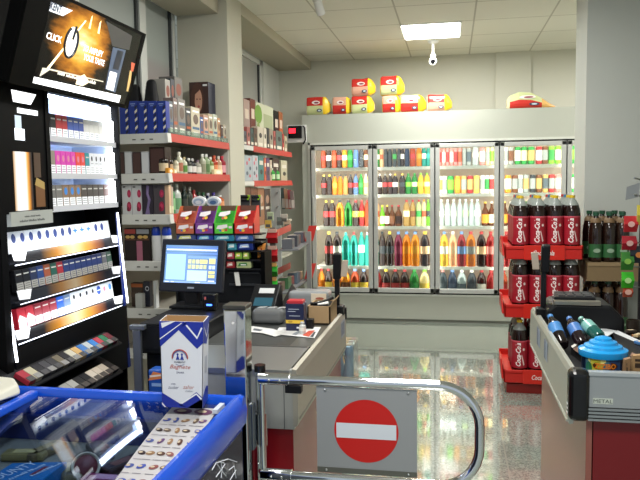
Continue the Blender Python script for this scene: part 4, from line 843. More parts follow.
# ---- items on it
def onz(px, py, z=ZT): return at(px, py, Z=z)
zc_ = ZT-.003
p = onz(296, 331); Yn = p.y
a, b = at(286, 331, Y=Yn), at(304, 331, Y=Yn); zt = at(295, 301, Y=Yn).z
t = thing('tall_carton', 'navy carton with red lid and yellow stripe, standing on the belt', 'box', ((a.x+b.x)/2, Yn, zc_))
MB().box((a.x, Yn, zc_), (b.x, Yn+.06, zt-.012)).build('carton', mat('1b2244', .35), t, bevel=.002)
MB().box((a.x+.004, Yn+.004, zt-.013), (b.x-.004, Yn+.056, zt)).build('lid', mat('b82a34', .35), t, bevel=.002)
art(t, (a.x, Yn, zc_), (1, 0, 0), (0, 0, 1), b.x-a.x, zt-zc_-.012, [('e8c040', 'r', 0, .3, 1, .42), ('b8922c', 'e', .25, .36, .12, .045), ('c0c8d8', 'r', .15, .8, .75, .82), ('c0c8d8', 'r', .12, .72, .55, .74), ('c0c8d8', 'r', .2, .56, .8, .58), ('e4e8f0', 'r', .6, .12, .85, .18)])
p = onz(302, 333.5)
vL = V((at(302.5, 333, Y=p.y).x, p.y, zc_)); h = at(302, 322, Y=p.y).z-zc_
t = thing('small_bottle', 'little white labelled bottle in front of the navy carton', 'bottle', vL)
MB().lathe([(.0125, 0), (.0135, .003), (.0135, h*.7), (.008, h*.82), (.008, h*.86)], vL, 16).build('body', mat('c8ccc8', .25), t, True)
MB().lathe([(.009, h*.86), (.009, h)], vL, 14).build('cap', mat('b8bcb8', .35), t, True)
MB().lathe([(.0138, h*.3), (.0138, h*.6)], vL, 16).build('label', mat('e8e8e0', .5), t, True)
p = onz(309, 331)
t = thing('black_block', 'small black box between the navy carton and cardboard box', 'box', (p.x, p.y, zc_))
a, b = at(303, 331, Y=p.y+.04), at(313, 331, Y=p.y+.04); zt = at(308, 319.5, Y=p.y+.04).z
MB().box((a.x+.012, p.y+.04, zc_), (b.x, p.y+.075, zt)).build('box', BLACK, t, bevel=.003)
# cardboard box, open, with cable and papers
Yb_ = 2.86
a, b = at(307.5, 325, Y=Yb_), at(330.5, 325, Y=Yb_); zt = at(318, 306.5, Y=Yb_).z
t = thing('cardboard_box', 'open brown cardboard box on the counter beside the black post', 'box', ((a.x+b.x)/2, Yb_, zc_))
w = .006; yb2 = Yb_+.17
MB().box((a.x, Yb_, zc_), (b.x, Yb_+w, zt)).box((a.x, yb2-w, zc_), (b.x, yb2, zt)).box((a.x, Yb_, zc_), (a.x+w, yb2, zt)).box((b.x-w, Yb_, zc_), (b.x, yb2, zt)).box((a.x, Yb_, zc_), (b.x, yb2, zc_+w)).build('carton', mat('a98c66', .8, var=.05), t)
MB().obox((b.x-.003, Yb_, zt), (0, yb2-Yb_, 0), (.012, 0, .022), (.003, 0, 0)).build('flap', mat('a08460', .8), t)
t2 = tag(MB().tube([(a.x+.01, Yb_+.03, zt+.006), (a.x+.04, Yb_+.05, zt+.004), (b.x-.03, Yb_+.08, zt+.012), (b.x-.01, Yb_+.12, zt+.018)], .007, 8).add([(a.x+.02, Yb_+.02, zt-.001), (b.x-.008, Yb_+.02, zt-.001), (b.x-.008, Yb_+.15, zt-.001), (a.x+.02, Yb_+.15, zt-.001)], [(0, 1, 2, 3)]).build('black_strap', BLACK, None, True), 'black strap lying across the open cardboard box', 'strap')
t2 = tag(MB().obox((b.x-.06, Yb_+.03, zt+.001), (.045, .01, .004), (-.01, .05, .002), (0, 0, .004)).build('receipt', WHITE), 'white receipt sticking out of the cardboard box', 'paper')
# leaflets
a, b, c, d = onz(277, 327), onz(320, 325.5), onz(312, 337), onz(262, 331)
t = thing('leaflet', 'white leaflet with red printed corner, on the belt', 'leaflet', (a.x, a.y, ZT-.002))
zl = V((0, 0, .003))
MB().prism([V((q.x, q.y, ZT-.001)) for q in (onz(279, 327.5), onz(321, 327), onz(314.5, 338), onz(275, 334))], (0, 0, .0015)).build('sheet', mat('dcdcda', .5), t)
for pts, c_ in ((((302, 335.5), (309, 331), (315, 330.5), (309, 337)), 'b8452c'), (((292, 334.5), (300, 330), (303, 330.5), (296, 335.5)), '8a9098'), (((310, 337), (314, 332), (316, 332), (313, 337.5)), '2f3440')):
    MB().poly([V((q.x, q.y, ZT+.0012)) for q in [onz(*z) for z in pts]]).build('print', mat(c_, .5), t)
t = thing('leaflet', 'crumpled white leaflet with dark print, left of the navy carton', 'leaflet', (d.x, d.y, ZT-.002))
MB().prism([V((q.x, q.y, ZT-.001)) for q in (onz(250, 326), onz(272, 329), onz(287, 333), onz(275, 336.5), onz(262, 333), onz(250, 332))], (0, 0, .002)).build('sheet', mat('d6d6d4', .5), t)
MB().poly([V((q.x, q.y, ZT+.0016)) for q in [onz(*z) for z in ((254, 328.5), (263, 330), (260, 331.5), (253, 330.5))]]).build('print', mat('5a6068', .5), t)
# grey wrapped pack and clear pack behind
p = onz(270, 324)
t = thing('wrapped_pack', 'grey plastic wrapped pack left of the navy carton', 'pack', (p.x, p.y+.05, zc_))
a, b = at(255, 318, Y=p.y+.06), at(286, 318, Y=p.y+.06); cx_ = (a.x+b.x)/2
hz = at(270, 307, Y=p.y+.06).z-zc_
m_ = MB().box((a.x, p.y, zc_), (b.x, p.y+.085, zc_+hz)); 
m_.build('wrapper', mat('6d6f70', .18), t, bevel=.02, seg=4)
for k in range(3):
    MB().obox((a.x+.02+k*.045, p.y+.03, zc_+hz+.0003), (.03, .012, 0), (.004, .03, 0), (0, 0, .001)).build('crease', mat('b4b6b6', .2), t)
p = at(312, 300, Y=3.1)
a, b = at(288, 300, Y=3.06), at(331, 300, Y=3.06)
t = thing('clear_pack', 'clear film pack with pale label, on top behind the cardboard box', 'pack', ((a.x+b.x)/2, 3.1, zc_))
zt_ = at(310, 290, Y=3.1).z
MB().box((a.x, 3.05, zc_), (b.x-.01, 3.16, zt_)).build('film', mat('8d9092', .15), t, bevel=.018, seg=3)
MB().box((a.x+.11, 3.0485, zt_-.052), (b.x-.02, 3.051, zt_-.008)).build('label', mat('e4d4bc', .4), t)
MB().poly([(a.x+.15+.014*math.cos(i*PI/6)*1.4, 3.047, zt_-.03+.006*math.sin(i*PI/6)) for i in range(12)]).build('print', mat('a85a48', .5), t)
def lamp_post(name, label, px, pyt, pyb, Y, hx, hy):
    a, b = at(px, pyb, Y=Y), at(px, pyt, Y=Y)
    t = thing(name, label, 'post', (a.x, Y, ZT))
    MB().box((a.x-.011, Y-.011, ZT-.01), (a.x+.011, Y+.011, b.z)).build('pole', mat('17171a', .35), t, bevel=.003)
    MB().box((a.x-.03, Y-.03, ZT-.012), (a.x+.03, Y+.03, ZT+.035)).build('foot', BLACK, t, bevel=.006)
    h = MB().obox((a.x-.016, Y-.03, b.z-.115), (.036, 0, 0), (0, .03, .006), (.004, -.012, .12)).build('head', BLACK, t, bevel=.006)
    s = -1 if hx < px else 1
    q = V((a.x+s*.02, Y-.033, b.z-.10))
    MB().obox(q, (s*.03, -.004, 0), (s*.008, .002, .075), (0, .01, 0)).build('reader_face', mat('b0a292', .35), t, bevel=.003)
lamp_post('lamp_post', 'slim black post with tilted beige faced head, beside the cardboard box', 337.5, 254, 306, 3.12, 341, 262)
# ---------------------------------------------------------------- till: drawer, screen, printer
t = thing('cash_drawer', 'black cash drawer on a black pedestal under the till screen', 'cash drawer', (-1.06, 2.72, 0))
MB().box((-1.20, 2.50, .74), (-.935, 2.98, .862)).box((-1.19, 2.53, 0), (-.94, 2.97, .735)).build('case', mat('131416', .4), t, bevel=.006)
MB().box((-1.19, 2.498, .76), (-.945, 2.5005, .85)).build('drawer_front', mat('1b1c1f', .35), t)
MB().cyl((-.95, 2.499, .83), (-.95, 2.494, .83), .008).build('lock', STEEL, t, True)
Ym = 2.86
A, B_, C_2, D_ = at(163, 238, Y=Ym+.03), at(225.5, 239.5, Y=Ym+.03), at(221.5, 293.5, Y=Ym-.02), at(157.5, 291, Y=Ym-.02)
mon = thing('till_screen', 'black touch screen till showing a blue sales page', 'screen', ((C_2.x+D_.x)/2, Ym, .862))
r_ = (C_2-D_).normalized(); up_ = ((A-D_)-r_*(A-D_).dot(r_)).normalized(); nn = r_.cross(up_); W_ = (C_2-D_).length*.985; H_ = (A-D_).length*.99
O_ = D_+r_*.004
MB().obox(O_, r_*W_, up_*H_, -nn*.035).build('bezel', mat('22252e', .35), mon, bevel=.006)
sx, sy, sw, sh = .022, .04, W_-.05, H_-.068
def scr_mat():
    m = ramp_mat('till_page', 0, [(0, '7fb4f2'), (.45, '9cc8f8'), (1, '6f9ce8')], .66)
    return m
page = MB().obox(O_+r_*sx+up_*sy+nn*.0002, r_*sw, up_*sh, nn*.001).build('page', scr_mat(), mon)
E_ = .58
OO = O_+r_*sx+up_*sy+nn*.0014
its = [('5a7fd0', 'r', 0, .93, 1, .95), ('dbe9fb', 'r', .02, .86, .98, .9), ('6f92dc', 'r', 0, .78, 1, .80), ('a4d2fa', 'r', .03, .08, .40, .76), ('5f86d6', 'r', .415, .04, .425, .8), ('7ea4e6', 'r', .44, .66, .98, .72), ('bcd6f6', 'r', .44, .06, .82, .34), ('6b8fd8', 'r', .44, .345, .98, .355), ('8fb0ea', 'r', .0, .0, 1, .045), ('dfeafa', 'r', .03, .01, .1, .035), ('dfeafa', 'r', .14, .01, .2, .035), ('dfeafa', 'r', .6, .01, .7, .035)]
for rr in range(2):
    for cc in range(5):
        u0 = .45+cc*.074
        its.append(('c9cf9c' if (cc+rr) % 2 else 'd6d9ae', 'r', u0, .52-rr*.14, u0+.06, .63-rr*.14))
its += [('e4dc94', 'r', .67, .52, .82, .63), ('e4dc94', 'r', .85, .52, .97, .66), ('c4d4ee', 'r', .85, .38, .905, .48), ('c4d4ee', 'r', .915, .38, .97, .48), ('dcd690', 'r', .85, .26, .97, .33), ('dcd690', 'r', .85, .15, .97, .24), ('f0f4fb', 'r', .85, .05, .97, .08)]
art(page, OO, r_, up_, sw, sh, its, 'button', E_, lift=.0003)
MB().obox(O_+r_*(W_*.46)+up_*.016+nn*.0003, r_*.03, up_*.007, nn*.0008).build('badge', mat('9aa4b4', .4), mon)
cxm = (C_2.x+D_.x)/2
MB().box((cxm-.08, Ym-.06, .862), (cxm+.08, Ym+.08, .875)).box((cxm-.03, Ym-.005, .87), (cxm+.03, Ym+.04, 1.0)).build('stand', mat('101114', .4), mon, bevel=.004)
a = at(211, 297, Y=2.80)
t = thing('card_reader', 'small black scanner with blue light at the lower right of the till screen', 'scanner', (a.x, 2.80, .862))
MB().box((a.x-.032, 2.775, .862), (a.x+.028, 2.815, .935)).build('case', BLACKG, t, bevel=.006)
MB().box((a.x-.012, 2.7735, .884), (a.x+.012, 2.7755, .891)).build('light', mat('3a6bff', .4, 0, 4), t)
MB().box((a.x-.02, 2.7735, .91), (a.x-.013, 2.7755, .922)).build('mark', mat('d06a6a', .4), t)
# receipt printer and terminal at the right of the till
a, b = at(212, 310, Y=2.95), at(258, 305, Y=2.95)
t = thing('receipt_printer', 'black receipt printer with teal window and white slip, right of the till', 'printer', (-.82, 2.97, zc_))
xa, xb = -.885, -.765
MB().prism([(xa, 2.92, zc_), (xa, 3.08, zc_), (xa, 3.08, .93), (xa, 3.04, .94), (xa, 2.92, .85)], (xb-xa, 0, 0)).build('case', mat('141518', .4), t, bevel=.004)
MB().obox((xa+.02, 2.930, .8585), (.085, 0, 0), (0, .04, .030), (0, -.0006, .001)).build('window', mat('2c5566', .2), t)
MB().obox((xa+.03, 2.993, .9055), (.07, 0, 0), (0, .025, .0188), (0, -.0006, .001)).build('slip', mat('c8cacb', .5), t)
t = thing('side_panel_board', 'grey slanted board behind the receipt printer', 'board', (-.71, 3.02, zc_))
MB().prism([(-.80, 3.10, zc_), (-.64, 3.10, zc_), (-.66, 3.10, .84), (-.725, 3.10, .935)], (0, .012, 0)).build('board', mat('47423e', .5), t)
# ---------------------------------------------------------------- candy display
YC = 3.22
cx0, cx1 = -1.335, -.90
rack = thing('candy_rack', 'black counter end rack holding candy boxes and gum rows behind the till', 'rack', ((cx0+cx1)/2, YC+.1, 0))
MB().box((cx0, YC+.085, 0), (cx1, YC+.11, 1.125)).build('back_panel', mat('16171a', .45), rack)
MB().box((cx0-.01, YC, 0), (cx0, YC+.11, 1.12)).build('side_panel', mat('1a1b1e', .45), rack)
MB().box((cx1, YC-.02, 0), (cx1+.02, YC+.11, 1.07)).build('side_panel', mat('060607', .5), rack)
def zrow(py): return at(240, py, Y=YC).z
for z in (zrow(233.5), zrow(241.5), zrow(250.5), zrow(259.5), zrow(268.5)):
    MB().box((cx0, YC+.003, z-.008), (cx1, YC+.085, z-.001)).build('shelf', mat('1d1e21', .4), rack)
MB().box((cx0, YC+.03, .55), (cx1, YC+.05, zrow(269.5))).build('front_panel', mat('1c1e21', .4), rack)
MB().box((cx0+.26, YC+.022, .90), (cx1-.02, YC+.03, .91)).box((cx0+.26, YC+.022, .96), (cx1-.02, YC+.03, .966)).build('panel_rib', mat('33363a', .35), rack)
q0 = at(237, 279, Y=YC+.02)
tag(MB().obox((q0.x, YC+.0, q0.z-.03), (.022, .004, 0), (-.012, .012, .065), (0, .003, 0)).build('price_tag', mat('d8d8d2', .5)), 'white tag clipped on the black panel below the gum rows', 'tag')
zc1 = zrow(233.5)
CB_ = [(175.6, 194.6, 'a8482a', 'c0623c', 'orange'), (194.8, 213.8, '5c2470', '7a3a92', 'purple'), (214, 233.6, '35a02c', '58c43c', 'green'), (234, 254, 'b02420', 'cc382c', 'red')]
for k, (pa, pb, c, c2, nm) in enumerate(CB_):
    a, b = at(pa, 232, Y=YC), at(pb, 232, Y=YC); w = b.x-a.x
    t = thing('candy_box', 'open %s candy display box, %s' % (nm, ['leftmost of the four', 'second of the four', 'third of the four', 'rightmost of the four']
              [k]), 'candy box', ((a.x+b.x)/2, YC, zc1), 'candy display boxes')
    dp = .105; hb = .132
    MB().box((a.x, YC, zc1), (b.x, YC+.006, zc1+.05)).build('front_lip', mat(c2, .35), t)
    for xx in (a.x, b.x-.004):
        MB().prism([(xx, YC, zc1), (xx, YC+dp, zc1), (xx, YC+dp, zc1+hb), (xx, YC+.07, zc1+hb), (xx, YC, zc1+.05)], (.004, 0, 0)).build('side_flap', mat(c2, .4), t)
    MB().box((a.x, YC+dp-.004, zc1), (b.x, YC+dp, zc1+hb)).build('back_flap', mat('6a4a3a', .6), t)
    m_ = MB()
    for j in range(3):
        m_.obox((a.x+.006, YC+.010+j*.018, zc1+.03+j*.024), (w-.012, 0, 0), (0, .012, .046 if j < 2 else .03), (0, .014, -.004))
    m_.build('candy_packs', mat(c, .3), t)
    art(t, (a.x, YC-.0002, zc1), (1, 0, 0), (0, 0, 1), w, .05, [('efe6e8', 'p', [(.12, .45), (.2, .78), (.68, .9), (.7, .6), (.4, .42)]), ('e8c040', 'e', .45, .3, .09, .14), ('c83a3a', 'e', .62, .34, .07, .12), ('3a6ab8', 'e', .33, .3, .06, .1), ('e4d8dc', 'r', .76, .5, .93, .72)])
    sl = V((0, .012, .05)).normalized()
    o2 = V((a.x+.006, YC+.012+.09, zc1+.03+.078))
    art(t, V((a.x+.006, YC+.0045, zc1+.052)), (1, 0, 0), V((0, .06, .1)), w-.012, .095, [('efe8ea', 'p', [(.16, .35), (.22, .56), (.8, .66), (.82, .48), (.5, .32)]), ('e8c040', 'e', .6, .24, .1, .09), ('d8504a', 'e', .45, .2, .07, .07)], lift=.008)
def gum(px0, px1, pyb, pyt, c, c2, label, group):
    z = zrow(pyb)
    a, b = at(px0, pyb, Y=YC), at(px1, pyb, Y=YC); h = at(px0, pyt, Y=YC).z-z
    t = thing('gum_pack', label, 'gum', ((a.x+b.x)/2, YC+.02, z), group)
    MB().box((a.x, YC+.006, z), (b.x-.002, YC+.05, z+h)).build('wrapper', mat(c, .3), t, bevel=.004)
    art(t, (a.x, YC+.006, z), (1, 0, 0), (0, 0, 1), b.x-a.x, h, [(c2, 'p', [(.1, .3), (.2, .75), (.7, .85), (.75, .4)]), ('f0f0ee', 'r', .3, .45, .65, .6)], lift=.0008)
GR1 = 'gum packs in the rack'
for a_ in ((176, 196, 241.5, 234.5, '2a3f78', 'd8dc90', 'blue gum pack with pale yellow flash, leftmost of top gum row'), (196.5, 213, 241.5, 235, '24409a', '7ac0d8', 'blue gum pack second from left, top gum row'), (213.5, 234, 241.5, 235, '2a7a98', '8fd0d8', 'teal gum pack third from left, top gum row'), (235, 253, 241.5, 235, '3a5a98', '8aa4d0', 'slate blue gum pack at right end, top gum row'),
           (227, 236.5, 250.5, 243, '3a8a9c', 'bfe0e6', 'light teal gum pack, second gum row beside the till screen'), (237, 253, 250.5, 243, '1c3078', 'a8c0e4', 'navy gum pack, second gum row'),
           (226.5, 234, 259.5, 252, 'a83a48', 'e8d8c8', 'red gum pack, third gum row'), (234.5, 242, 259.5, 252, '7aa83a', 'e4d868', 'green gum pack, third gum row, centre'), (242.5, 249, 259.5, 252, '8aac44', 'ece08a', 'yellow green gum pack, third gum row, right end'),
           (226, 234.5, 268.5, 261.5, '9a2c34', 'd8b8a8', 'dark red gum pack, lowest gum row'), (236, 251, 268.5, 261.5, 'b4c08a', '3a7a3c', 'wide pale green gum pack, lowest gum row')):
    gum(*a_, GR1)
# cream tubs standing on top boards behind the candy boxes
for k, px in enumerate((199.5, 214)):
    p = at(px, 201.5, Y=YC+.125)
    t = thing('cream_tub', 'white oval tub on edge, %s of the two above the candy boxes' % ('left' if k == 0 else 'right'), 'tub', (p.x, p.y, p.z-.03))
    MB().box((p.x-.03, p.y-.004, 1.1), (p.x+.03, p.y+.004, p.z-.025)).build('stand', mat('c8cac8', .4), t)
    MB().lathe([(.024, -.012), (.036, -.01), (.038, 0), (.036, .012), (.024, .014)], p, 22, M.Rotation(PI/2, 3, 'X')).build('tub', mat('dfe1e2', .35), t, True)
    for o in KIDS[t]:
        if o.name.startswith('tub'):
            for v in o.data.vertices: v.co.z = (v.co.z-(p.z-(p.z-.03)))*.72+.03
    art(t, p+V((-.038, -.0155, -.027)), (1, 0, 0), (0, 0, 1), .076, .054, [('8fa0b4', 'e', .5, .5, .36, .3), ('3a5a84' if k else 'c8ccd0', 'e', .5, .42, .22, .18)])
# grey and green shoes-like razors packs above red candy box
for k, (px, c) in enumerate(((245, 'dark grey pack with lime tab, left one'), (255.5, 'dark grey pack with lime tab, right one'))):
    Y_ = 4.1
    a, b = at(px-4.5, 200, Y=Y_), at(px+4.5, 200, Y=Y_); z0, z1 = at(px, 207, Y=Y_).z, at(px, 195, Y=Y_).z
    t = thing('hanging_pack', c + ', on the peg strip right of the column', 'pack', ((a.x+b.x)/2, Y_, z0))
    MB().box((a.x, Y_, z0-.06), (b.x, Y_+.02, z1)).build('card', mat('3a3d40', .35), t, bevel=.002)
    MB().box((a.x+.004, Y_-.004, z1-.02), (b.x-.004, Y_, z1-.008)).box((a.x+.004, Y_-.004, z1-.042), (b.x-.004, Y_, z1-.03)).build('blister', mat('0f1012', .2), t)
    MB().prism([(b.x-.016, Y_-.003, z1-.03), (b.x-.006, Y_-.003, z1-.03), (b.x+.006, Y_-.003, z1), (b.x-.010, Y_-.003, z1)], (0, .003, 0)).build('tab', mat('9ad41e', .4), t)
# clip strips of bags, small red edged wire shelves right of the rack
YSG = 3.42
sx = at(271.5, 260, Y=YSG).x
t = thing('strip_stand', 'slim grey upright strip carrying red and green bags', 'stand', (sx, YSG+.02, 0))
MB().box((sx-.015, YSG+.03, 0), (sx+.015, YSG+.04, at(271, 228, Y=YSG).z)).box((sx-.12, YSG-.05, 0), (sx+.12, YSG+.12, .02)).build('upright', mat('6a6a66', .4, .6), t)
for k, (py0, py1, c, nm) in enumerate(((232, 243.5, 'a01820', 'upper red'), (249, 262, 'a01820', 'lower red'), (266, 277, '2a8a2c', 'upper green'), (280.5, 290.5, '2fa030', 'lower green'))):
    a, b = at(266.5, (py0+py1)/2, Y=YSG), at(276.5, (py0+py1)/2, Y=YSG); z0, z1 = at(271, py1, Y=YSG).z, at(271, py0, Y=YSG).z
    t = thing('candy_bag', '%s candy bag hanging on the grey strip' % nm, 'bag', ((a.x+b.x)/2, YSG, z0), 'bags on the grey strip')
    m_ = MB(); n = 6
    m_.add([(a.x, YSG+.02, z0), (b.x, YSG+.02, z0), (b.x+.004, YSG-.002, (z0+z1)/2), (a.x-.004, YSG-.002, (z0+z1)/2), (a.x, YSG+.02, z1), (b.x, YSG+.02, z1), (b.x, YSG+.028, z0), (a.x, YSG+.028, z0), (b.x, YSG+.028, z1), (a.x, YSG+.028, z1)],
           [(0, 1, 2, 3), (3, 2, 5, 4), (6, 7, 9, 8), (1, 6, 8, 5, 2), (0, 3, 4, 9, 7), (0, 7, 6, 1), (4, 5, 8, 9)])
    m_.build('bag', mat(c, .25), t)
    MB().box((a.x+.004, YSG+.012, z1-.004), (b.x-.004, YSG+.026, z1+.014)).build('header', mat('c89858' if k > 1 else 'c8a090', .5), t)
wr = None
def wire_shelf(pl, pr, k):
    a = at(*pl, Y=4.15); b = at(*pr, Y=4.75); t = wr
    sh_ = MB().obox(a+V((0, 0, -.09)), b-a, V((.12, .07, 0)), (0, 0, .008)).build('shelf', mat('84868a', .4, .5), t)
    MB().obox(a, b-a, (0, .004, 0), (0, 0, .045)).build('price_rail', RED, sh_)
    MB().obox(b+V((.09, .04, -.08)), (.05, .04, 0), (0, .004, 0), (.03, 0, .11)).build('end_flag', mat('c0342e', .4), sh_)
    cols = [('54565c', 'grey'), ('3c3e46', 'dark grey'), ('6a4640', 'brown'), ('4a4c56', 'slate')] if k == 0 else [('5a4038', 'brown'), ('3f6a44', 'green'), ('7a3434', 'maroon'), ('50606c', 'blue grey'), ('8a6a50', 'tan')]
    n = len(cols)
    for j, (c, nm) in enumerate(cols):
        o = a+(b-a)*((j+.15)/n)+V((.02+.012*(j % 2), .022, -.0815))
        u = thing('snack_packet', '%s packet, %s from left on the %s tilted shelf' % (nm, ORD[j], 'upper' if k == 0 else 'lower'), 'packet', o, 'packets on the %s tilted shelf' % ('upper' if k == 0 else 'lower'))
        MB().obox(o, (b-a)*(.7/n), V((.06, .036, 0)), (0, 0, .062+.012*(j % 2))).build('packet', mat(c, .35), u, bevel=.004)
        MB().obox(o+V((.008, .004, .0635+.012*(j % 2))), (b-a)*(.4/n), V((.04, .022, 0)), (0, 0, .001)).build('print', mat('b8b4ac', .4), u)
pa_ = at(266, 281, Y=4.15)
wr = thing('display_rack', 'grey rack with two tilted red railed shelves of packets, right of the hanging bags', 'rack', (pa_.x+.2, 4.6, 0))
MB().box((pa_.x+.14, 4.72, 0), (pa_.x+.17, 4.75, at(280, 232, Y=4.7).z)).box((pa_.x+.02, 4.5, 0), (pa_.x+.3, 4.8, .02)).build('upright', mat('9a9c9a', .4, .5), wr)
wire_shelf((277, 237), (291, 230.5), 0)
wire_shelf((266, 281), (290.5, 268.5), 1)
# hanging packs under the far bay shelf
for k, (px, c, nm) in enumerate(((283.5, '4a5a58', 'dark green'), (287, 'b08a6a', 'tan'), (290.5, '9a4048', 'red'), (293, '7a6a68', 'mauve'))):
    Y_ = 5.9-k*.06
    a, b = at(px-1.8, 200, Y=Y_), at(px+1.8, 200, Y=Y_); z0, z1 = at(px, 209, Y=Y_).z, at(px-2, 188+k, Y=Y_).z
    t = thing('hanging_pack', '%s card pack, %s of four hanging below the far bay shelf' % (nm, ORD[k]), 'pack', ((a.x+b.x)/2, Y_, z0), 'packs hanging below the far bay shelf')
    MB().prism([(a.x, Y_, z0), (b.x, Y_, z0), (b.x-.012, Y_, z1), (a.x-.012, Y_, z1)], (0, .012, 0)).build('card', mat(c, .4), t)
    MB().prism([(a.x+.004, Y_-.004, z0+.01), (b.x-.004, Y_-.004, z0+.01), (b.x-.006, Y_-.004, z0+(z1-z0)*.5), (a.x+.002, Y_-.004, z0+(z1-z0)*.5)], (0, .004, 0)).build('blister', mat('c8c0b8', .2), t)
t = thing('peg_pole', 'pale grey vertical peg panel beneath the far bay shelf', 'panel', (at(275.5, 210, Y=5.75).x, 5.75, 0))
a, b = at(271, 190, Y=5.75), at(280, 190, Y=5.75)
MB().box((a.x, 5.75, 0), (b.x, 5.77, a.z+.02)).build('panel', mat('a4a8a6', .5), t)
for j in range(4): MB().cyl((b.x-.02, 5.75, a.z-.02-j*.12), (b.x-.02, 5.69, a.z-.02-j*.12), .005).build('peg', STEEL, t, True)
for k, (px, py, c, nm) in enumerate(((284, 218, 'b8b4aa', 'silver'), (287, 224, 'c0a890', 'beige'), (280, 221, '6a7470', 'grey'), (270, 216, 'a4b090', 'pale green'), (268, 224, 'd8b050', 'yellow'))):
    Y_ = 5.5 if k < 3 else 3.9
    a, b = at(px-3.2, py, Y=Y_), at(px+3.2, py, Y=Y_); z0, z1 = at(px, py+4.5, Y=Y_).z, at(px, py-4, Y=Y_).z
    t = thing('hanging_pack', '%s small pack among the pegs beside the red candy box' % nm, 'pack', ((a.x+b.x)/2, Y_, z0), None)
    MB().box((a.x, Y_, z0), (b.x, Y_+.012, z1)).build('card', mat(c, .3), t, bevel=.003)
    MB().box((a.x+.006, Y_-.003, z0+.008), (b.x-.006, Y_, z0+(z1-z0)*.5)).build('print', mat('5a5a56', .4), t)
YSB = 3.26
p = at(258.5, 252, Y=YSB)
t = thing('snack_bag', 'orange gold snack bag at the right edge of the black rack', 'bag', (p.x, YSB, p.z-.05))
a, b = at(257, 250, Y=YSB), at(265, 250, Y=YSB); z0, z1 = at(258, 259, Y=YSB).z, at(258, 243, Y=YSB).z
MB().prism([(a.x, YSB, z0), (b.x-.01, YSB, z0+.02), (b.x, YSB, z1), (a.x, YSB, z1-.02)], (0, .03, 0)).build('bag', mat('d88a3a', .3), t, bevel=.006)
art(t, (a.x+.008, YSB, z0+.02), (1, 0, 0), (0, 0, 1), b.x-a.x-.02, z1-z0-.04, [('f0c890', 'e', .4, .5, .3, .25), ('4a2c18', 'r', .2, .1, .7, .3), ('a8401c', 'e', .7, .75, .2, .15)])
# pack of bottled water on the floor beyond the counter end
pw = at(350, 378, Z=0)
xw0, xw1, yw0 = -.60, -.475, 3.30
t = thing('water_pack', 'film wrapped pack of clear water bottles on the floor beyond the counter', 'water pack', ((xw0+xw1)/2, yw0, 0))
zt = at(352, 346, Y=yw0).z
for i in range(2):
    for j in range(3):
        c = V((xw0+.032+i*.064, yw0+.034+j*.066, 0)); h = zt-.012
        MB().lathe([(.03, 0), (.031, .02*h), (.031, .62*h), (.028, .74*h), (.013, .9*h), (.013, .93*h)], c, 12).build('bottle', liquid('d4dee4', .4), t, True)
        MB().lathe([(.015, .93*h), (.015, h)], c, 10).build('cap', mat('b4c8d8', .4), t, True)
MB().box((xw0-.003, yw0, 0.001), (xw1+.003, yw0+.2, zt)).build('film', glass('dbe6ea', .12, 1.8, 'film'), t, bevel=.01)
# ================================================================ gate
YG = 2.0
gate = thing('swing_gate', 'chrome swing gate bar with a red no entry disc', 'gate', (-.579, YG, 0))
xp = at(260.5, 400, Y=YG).x
MB().cyl((xp, YG, 0), (xp, YG, .838), .0145, 20).build('post', CHROME, gate, True)
MB().cyl((xp, YG, .83), (xp, YG, .85), .0175, 20).build('post_cap', BLACKG, gate, True)
MB().cyl((xp, YG, .60), (xp, YG, .70), .0185, 20).build('hinge_sleeve', CHROME, gate, True)
MB().box((xp-.040, YG-.02, .615), (xp-.014, YG+.02, .70)).build('bracket', mat('3f4a5e', .2, .9), gate, bevel=.003)
zt, zl = .8165, .5215
xr, rad = .078, .115
pts = [(xp+.012, YG-.028, zt), (xp+.03, YG-.028, zt), (xr-rad, YG-.028, zt)]
pts += [(xr-rad+rad*math.sin(a), YG-.028, zt-rad+rad*math.cos(a)) for a in [i*PI/16 for i in range(1, 9)]]
pts += [(xr-rad+rad*math.cos(a), YG-.028, zl+rad-rad*math.sin(a)) for a in [i*PI/16 for i in range(0, 9)]]
pts += [(xp+.03, YG-.028, zl), (xp+.012, YG-.028, zl)]
MB().tube(pts, .0142, 16).build('bar', CHROME, gate, True)
for z in (zt, zl):
    s = MB().cyl((xp+.006, YG-.028, z), (xp+.10, YG-.028, z), .0182, 18).build('sleeve', CHROME, gate, True)
    MB().ball((xp+.04, YG-.0465, z), .0035).ball((xp+.073, YG-.0465, z), .0035).build('screw', STEEL, s, True)
    MB().cyl((xp, YG-.002, z), (xp+.012, YG-.026, z), .012, 14).build('lug', CHROME, s, True)
MB().tube([(xp+.012, YG-.028, zt), (xp+.012, YG-.028, zl)], .008, 12).build('side_rod', CHROME, gate, True)
xa, xb = -.393, -.0985
sg = MB().box((xa, YG-.030, .540), (xb, YG-.026, .800)).build('sign_panel', mat('a2a4a5', .4, .25), gate)
MB().box((xa, YG-.031, .540), (xb, YG-.0295, .556)).build('panel_fold', mat('6f6f66', .35, .5), sg)
cxs, czs = -.246, .671
yy = YG-.0308
MB().poly([(cxs+.0945*math.cos(2*PI*i/56), yy, czs+.0945*math.sin(2*PI*i/56)) for i in range(56)]).build('red_disc', mat('cc1a14', .35), sg)
MB().poly([(cxs-.088, yy-.0006, czs-.0225), (cxs+.088, yy-.0006, czs-.0225), (cxs+.088, yy-.0006, czs+.0225), (cxs-.088, yy-.0006, czs+.0225)]).build('white_bar', mat('dfe5ec', .4), sg)
for x in (xa+.027, xb-.025):
    for z in (.79, .548): MB().ball((x, YG-.031, z), .004).build('screw', STEEL, sg, True)
MB().box((xp+.085, YG-.034, .775), (xp+.135, YG-.006, .800)).build('stop_block', BLACK, gate, bevel=.003)
